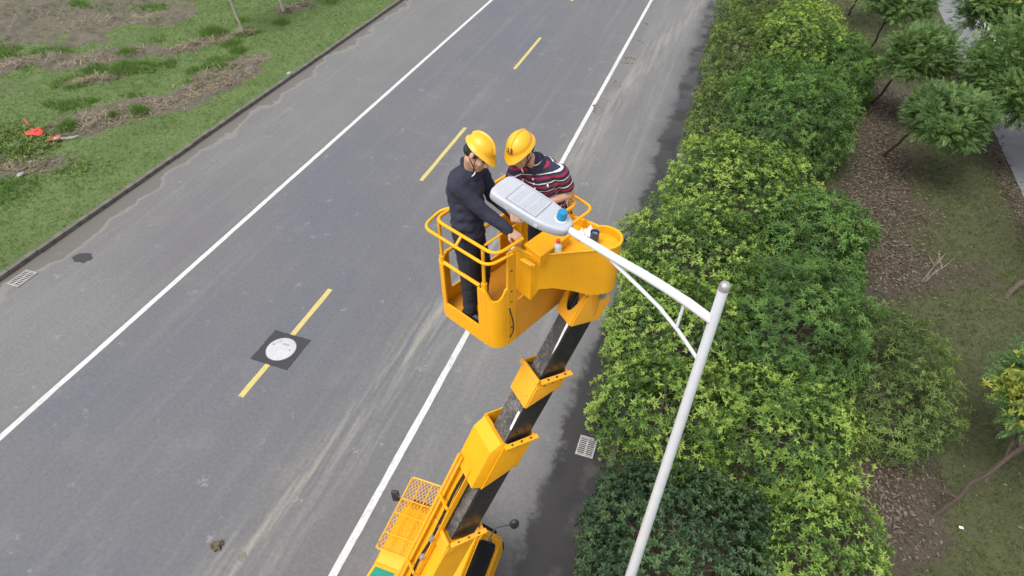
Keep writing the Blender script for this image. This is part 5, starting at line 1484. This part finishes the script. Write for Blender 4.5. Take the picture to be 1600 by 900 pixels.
    for s_ in (-1, 1):
        mb = MB()
        mb.tube([hp(.030, s_ * .088, .030), hp(.038, s_ * .078, -.035), hp(.058, s_ * .040, -.105), hp(.062, 0, -.118)], .0045, 6)
        mb.tube([hp(-.050, s_ * .086, .030), hp(-.015, s_ * .082, -.030), hp(.040, s_ * .066, -.068)], .0045, 6); mb.build('chin_strap', M['strap'], hel)
    mb = MB(); mb.tube([hp(.062, 0, -.115), hp(.068, .004, -.150), hp(.064, .0, -.175)], [.006, .005, .003], 6); mb.build('strap_end', M['white'], hel)
    if cloth.get('emblem'):
        for s_ in (-1, 1):
            for z_ in (0, 1):
                mb = MB(); pts = []
                for (q, ph) in ((-.001, 1.10), (.009, 1.10), (.016, 1.29), (.006, 1.29)):
                    ph = ph - .21 * z_; b_ = s_ * .012 + (q - .008) * 1 + .004 * z_
                    pts.append(hp(.1215 * math.sin(ph) - .014, b_, .0965 * math.cos(ph) + .064))
                mb.plate(pts, hf, .004); mb.build('emblem', M['strap'], hel, smooth=False)
    # upper garment
    bk = 1.0 if cloth['sleeve'] == 'long' else .90
    bm = Blob()
    ico(bm, pel + up_t * .02, (.125, .165, .12), R); [ico(bm, che * (1 - q_) + pel * q_, ((.148 - .012 * q_) * bk, (.186 - .012 * q_) * bk, .12), R) for q_ in (.25, .5, .75, 1.0)]; ico(bm, che, (.150 * bk, .190 * bk, .185), R)
    chain(bm, [shR, nek - up_t * .045, shL], [.074 * bk, .088 * bk, .074 * bk]); ico(bm, che + up_t * .06 - ft * .03, (.11, .15, .13), R)
    if cloth['sleeve'] == 'long':
        for (S, E_, W_, *_r) in arms:
            chain(bm, [S, E_, np.asarray(W_) * .97 + np.asarray(E_) * .03], [.073, .060, .046])
        cone(bm, nek - up_t * .02, nek + up_t * .035 - ft * .012, .070, .066)
    else:
        for (S, E_, W_, *_r) in arms:
            S, E_ = np.asarray(S, float), np.asarray(E_, float); chain(bm, [S, S + (E_ - S) * .60], [.071, .066])
        cone(bm, nek - up_t * .02, nek + up_t * .018 - ft * .008, .072, .066)
    amp = .007 if cloth['sleeve'] == 'long' else .006
    fo = folds(amp, seed)
    def post(me, co, no):
        co = fo(me, co, no)
        # open neck: push the collar rim down and in where the throat passes through
        if cloth['sleeve'] != 'long':
            st = (co - pel) @ up_t
            for (S, E_, W_, *_r) in arms:
                S, E_ = np.asarray(S, float), np.asarray(E_, float); ax = E_ - S; L2 = ax @ ax
                t = ((co - S) @ ax) / L2; dist = np.linalg.norm(co - (S + t[:, None] * ax), axis=1)
                m_ = (t > .22) & (dist < .10)
                st = np.where(m_, ((nek - pel) @ up_t) - .02 - t * math.sqrt(L2), st)
            lim_ = math.floor(((nek - pel) @ up_t + 1 + .06) / .080) * .080 + .010 - 1; st = np.minimum(st, lim_); a = me.attributes.new('stripe', 'FLOAT', 'POINT'); a.data.foreach_set('value', (st + 1.0).astype(np.float32))
        return co
    me = fuse(bm, 'shirt', .0075, 4, 1.0, loc, post)
    gar = link(cloth['top'], me, cloth['top_mat'], root)
    if cloth['sleeve'] == 'long':
        mb = MB(); rr_ = []
        for (dz, rad) in ((.015, .066), (.045, .066), (.062, .064), (.062, .060), (.03, .058)):
            rr_.append([nek + up_t * dz - ft * .012 + (ft * math.cos(t) * 1.05 + lt * math.sin(t)) * rad for t in np.linspace(0, 2 * math.pi, 24, endpoint=False)])
        mb.loft(rr_, cap=False); mb.build('collar', M['navy'], gar)
    else:
        mb = MB(); rr_ = []
        for (dz, rad) in ((-.012, .088), (.016, .080), (.032, .072), (.031, .066), (.005, .064)):
            rr_.append([nek + up_t * (dz - .035 * max(0, math.cos(t)) ** 3) - ft * .006 + (ft * math.cos(t) * 1.05 + lt * math.sin(t)) * rad for t in np.linspace(0, 2 * math.pi, 24, endpoint=False)])
        mb.loft(rr_, cap=False); mb.build('collar', M['navy'], gar)
        for q in (.03, .075, .12):
            c_ = nek - up_t * (q + .03) + ft * (.103 + .22 * q); mb = MB(); mb.tube([c_, c_ + ft * .012], .006, 8); mb.build('button', M['white'], gar)
        c_ = che + ft * .128 + lt * .085 + up_t * .06; mb = MB(); mb.box(c_, (.012, .012, .02), R); mb.build('chest_badge', M['white'], gar)
    # trousers
    bm = Blob()
    ico(bm, pel, (.122, .160, .125), R)
    for (Hp, Kn, An, toe) in legs: chain(bm, [Hp, Kn, np.asarray(An) - (0, 0, .012)], [.098, .076, .064])
    fo2 = folds(.009, seed + 9, (7, 7, 20))
    link('trousers', fuse(bm, 'trousers', .009, 4, 1.0, loc, fo2), cloth['leg_mat'], root)
    for (Hp, Kn, An, toe) in legs:
        An, toe = np.asarray(An, float), np.asarray(toe, float); d = unit((toe - An) * (1, 1, 0)); zf = 8.118
        bm = Blob(); b_ = V(An[0], An[1], zf)
        cone(bm, b_ - d * .05 + (0, 0, .045), b_ + d * .06 + (0, 0, .045), .042, .044); cone(bm, b_ + d * .06 + (0, 0, .042), b_ + d * .155 + (0, 0, .034), .044, .034); cone(bm, b_ - d * .02 + (0, 0, .05), b_ - d * .01 + (0, 0, .10), .044, .046)
        def flat(me, co, no): co[:, 2] = np.maximum(co[:, 2], zf + .004); return co
        sh_ = link('shoe', fuse(bm, 'shoe', .007, 3, .6, loc, flat), M['shoe'], root)
        mb = MB(); ring_ = []
        for (q, w_) in ((-.092, .02), (-.07, .040), (0, .044), (.08, .046), (.15, .038), (.185, .018)): ring_.append((q, w_))
        sd_ = V(-d[1], d[0], 0); pl = [b_ + d * q + sd_ * w_ for q, w_ in ring_] + [b_ + d * q - sd_ * w_ for q, w_ in ring_[::-1]]
        mb.loft([[p for p in pl], [p + V(0, 0, .016) for p in pl]]); mb.build('sole', M['white'] if cloth.get('white_sole') else M['black'], sh_, smooth=False)
    return root

# worker in navy, standing at the near left of the platform, right arm reaching to the lamp
f1 = unit(V(.99, .06, 0)); r1 = V(f1[1], -f1[0], 0)
pe = V(-1.625, 3.545, 8.995)
make_person('worker in dark navy jacket and trousers with yellow helmet, reaching toward the lamp', (-1.60, 3.50, 8.118),
    dict(pelvis=pe, waist=V(-1.655, 3.58, 9.16), chest=V(-1.665, 3.62, 9.34), neck=V(-1.625, 3.655, 9.525)), f1,
    V(-1.535, 3.605, 9.685), unit(V(.88, -.28, -.54)), unit(V(.50, .16, .85)),
    [(V(-1.675, 3.485, 9.445), V(-1.455, 3.50, 9.245), V(-1.255, 3.475, 9.155), V(.80, -.10, -.45), V(-.3, .35, -.85), 1, .75),
     (V(-1.635, 3.82, 9.44), V(-1.53, 3.84, 9.17), V(-1.30, 3.72, 9.12), V(.85, -.4, .1), V(.1, -.3, .9), -1, .5)],
    [(pe + r1 * .088 - (0, 0, .05), V(-1.595, 3.43, 8.62), V(-1.60, 3.43, 8.20), V(-1.48, 3.40, 8.16)),
     (pe - r1 * .088 - (0, 0, .05), V(-1.55, 3.64, 8.62), V(-1.58, 3.63, 8.20), V(-1.46, 3.60, 8.16))],
    dict(sleeve='long', top='jacket', top_mat=M['navy'], leg_mat=M['navy2']), 5)
# worker in the striped polo, far side of the platform, head bent over the lamp
f2 = unit(V(.06, -1, 0)); l2 = V(-f2[1], f2[0], 0)
pe = V(-1.115, 4.09, 8.985)
make_person('worker in striped polo shirt and yellow helmet, head bowed behind the lamp', (-1.11, 4.05, 8.118),
    dict(pelvis=pe, waist=V(-1.13, 4.05, 9.14), chest=V(-1.15, 3.985, 9.335), neck=V(-1.195, 3.905, 9.510)), f2,
    V(-1.275, 3.80, 9.65), unit(V(-.24, -.86, -.40)), unit(V(-.17, -.30, .93)),
    [(V(-1.335, 3.905, 9.435), V(-1.42, 3.80, 9.17), V(-1.26, 3.60, 9.20), V(.45, -.85, .1), V(.3, .1, .9), 1, .6),
     (V(-1.005, 3.955, 9.435), V(-.925, 4.03, 9.20), V(-1.085, 3.80, 9.215), V(-.75, -.6, .1), V(-.2, -.1, .95), -1, .6)],
    [(pe - l2 * .088 - (0, 0, .05), V(-1.21, 4.05, 8.60), V(-1.20, 4.07, 8.20), V(-1.20, 3.95, 8.16)),
     (pe + l2 * .088 - (0, 0, .05), V(-1.02, 4.05, 8.60), V(-1.03, 4.07, 8.20), V(-1.02, 3.95, 8.16))],
    dict(sleeve='short', top='polo_shirt', top_mat=M['polo'], leg_mat=M['navy2'], emblem=True), 6)

# ------------------------------------------------------------------ render cost
scene.cycles.max_bounces = 4
scene.cycles.diffuse_bounces = 2
scene.cycles.glossy_bounces = 2
scene.cycles.transmission_bounces = 3
scene.cycles.transparent_max_bounces = 4
scene.cycles.caustics_reflective = False
scene.cycles.caustics_refractive = False
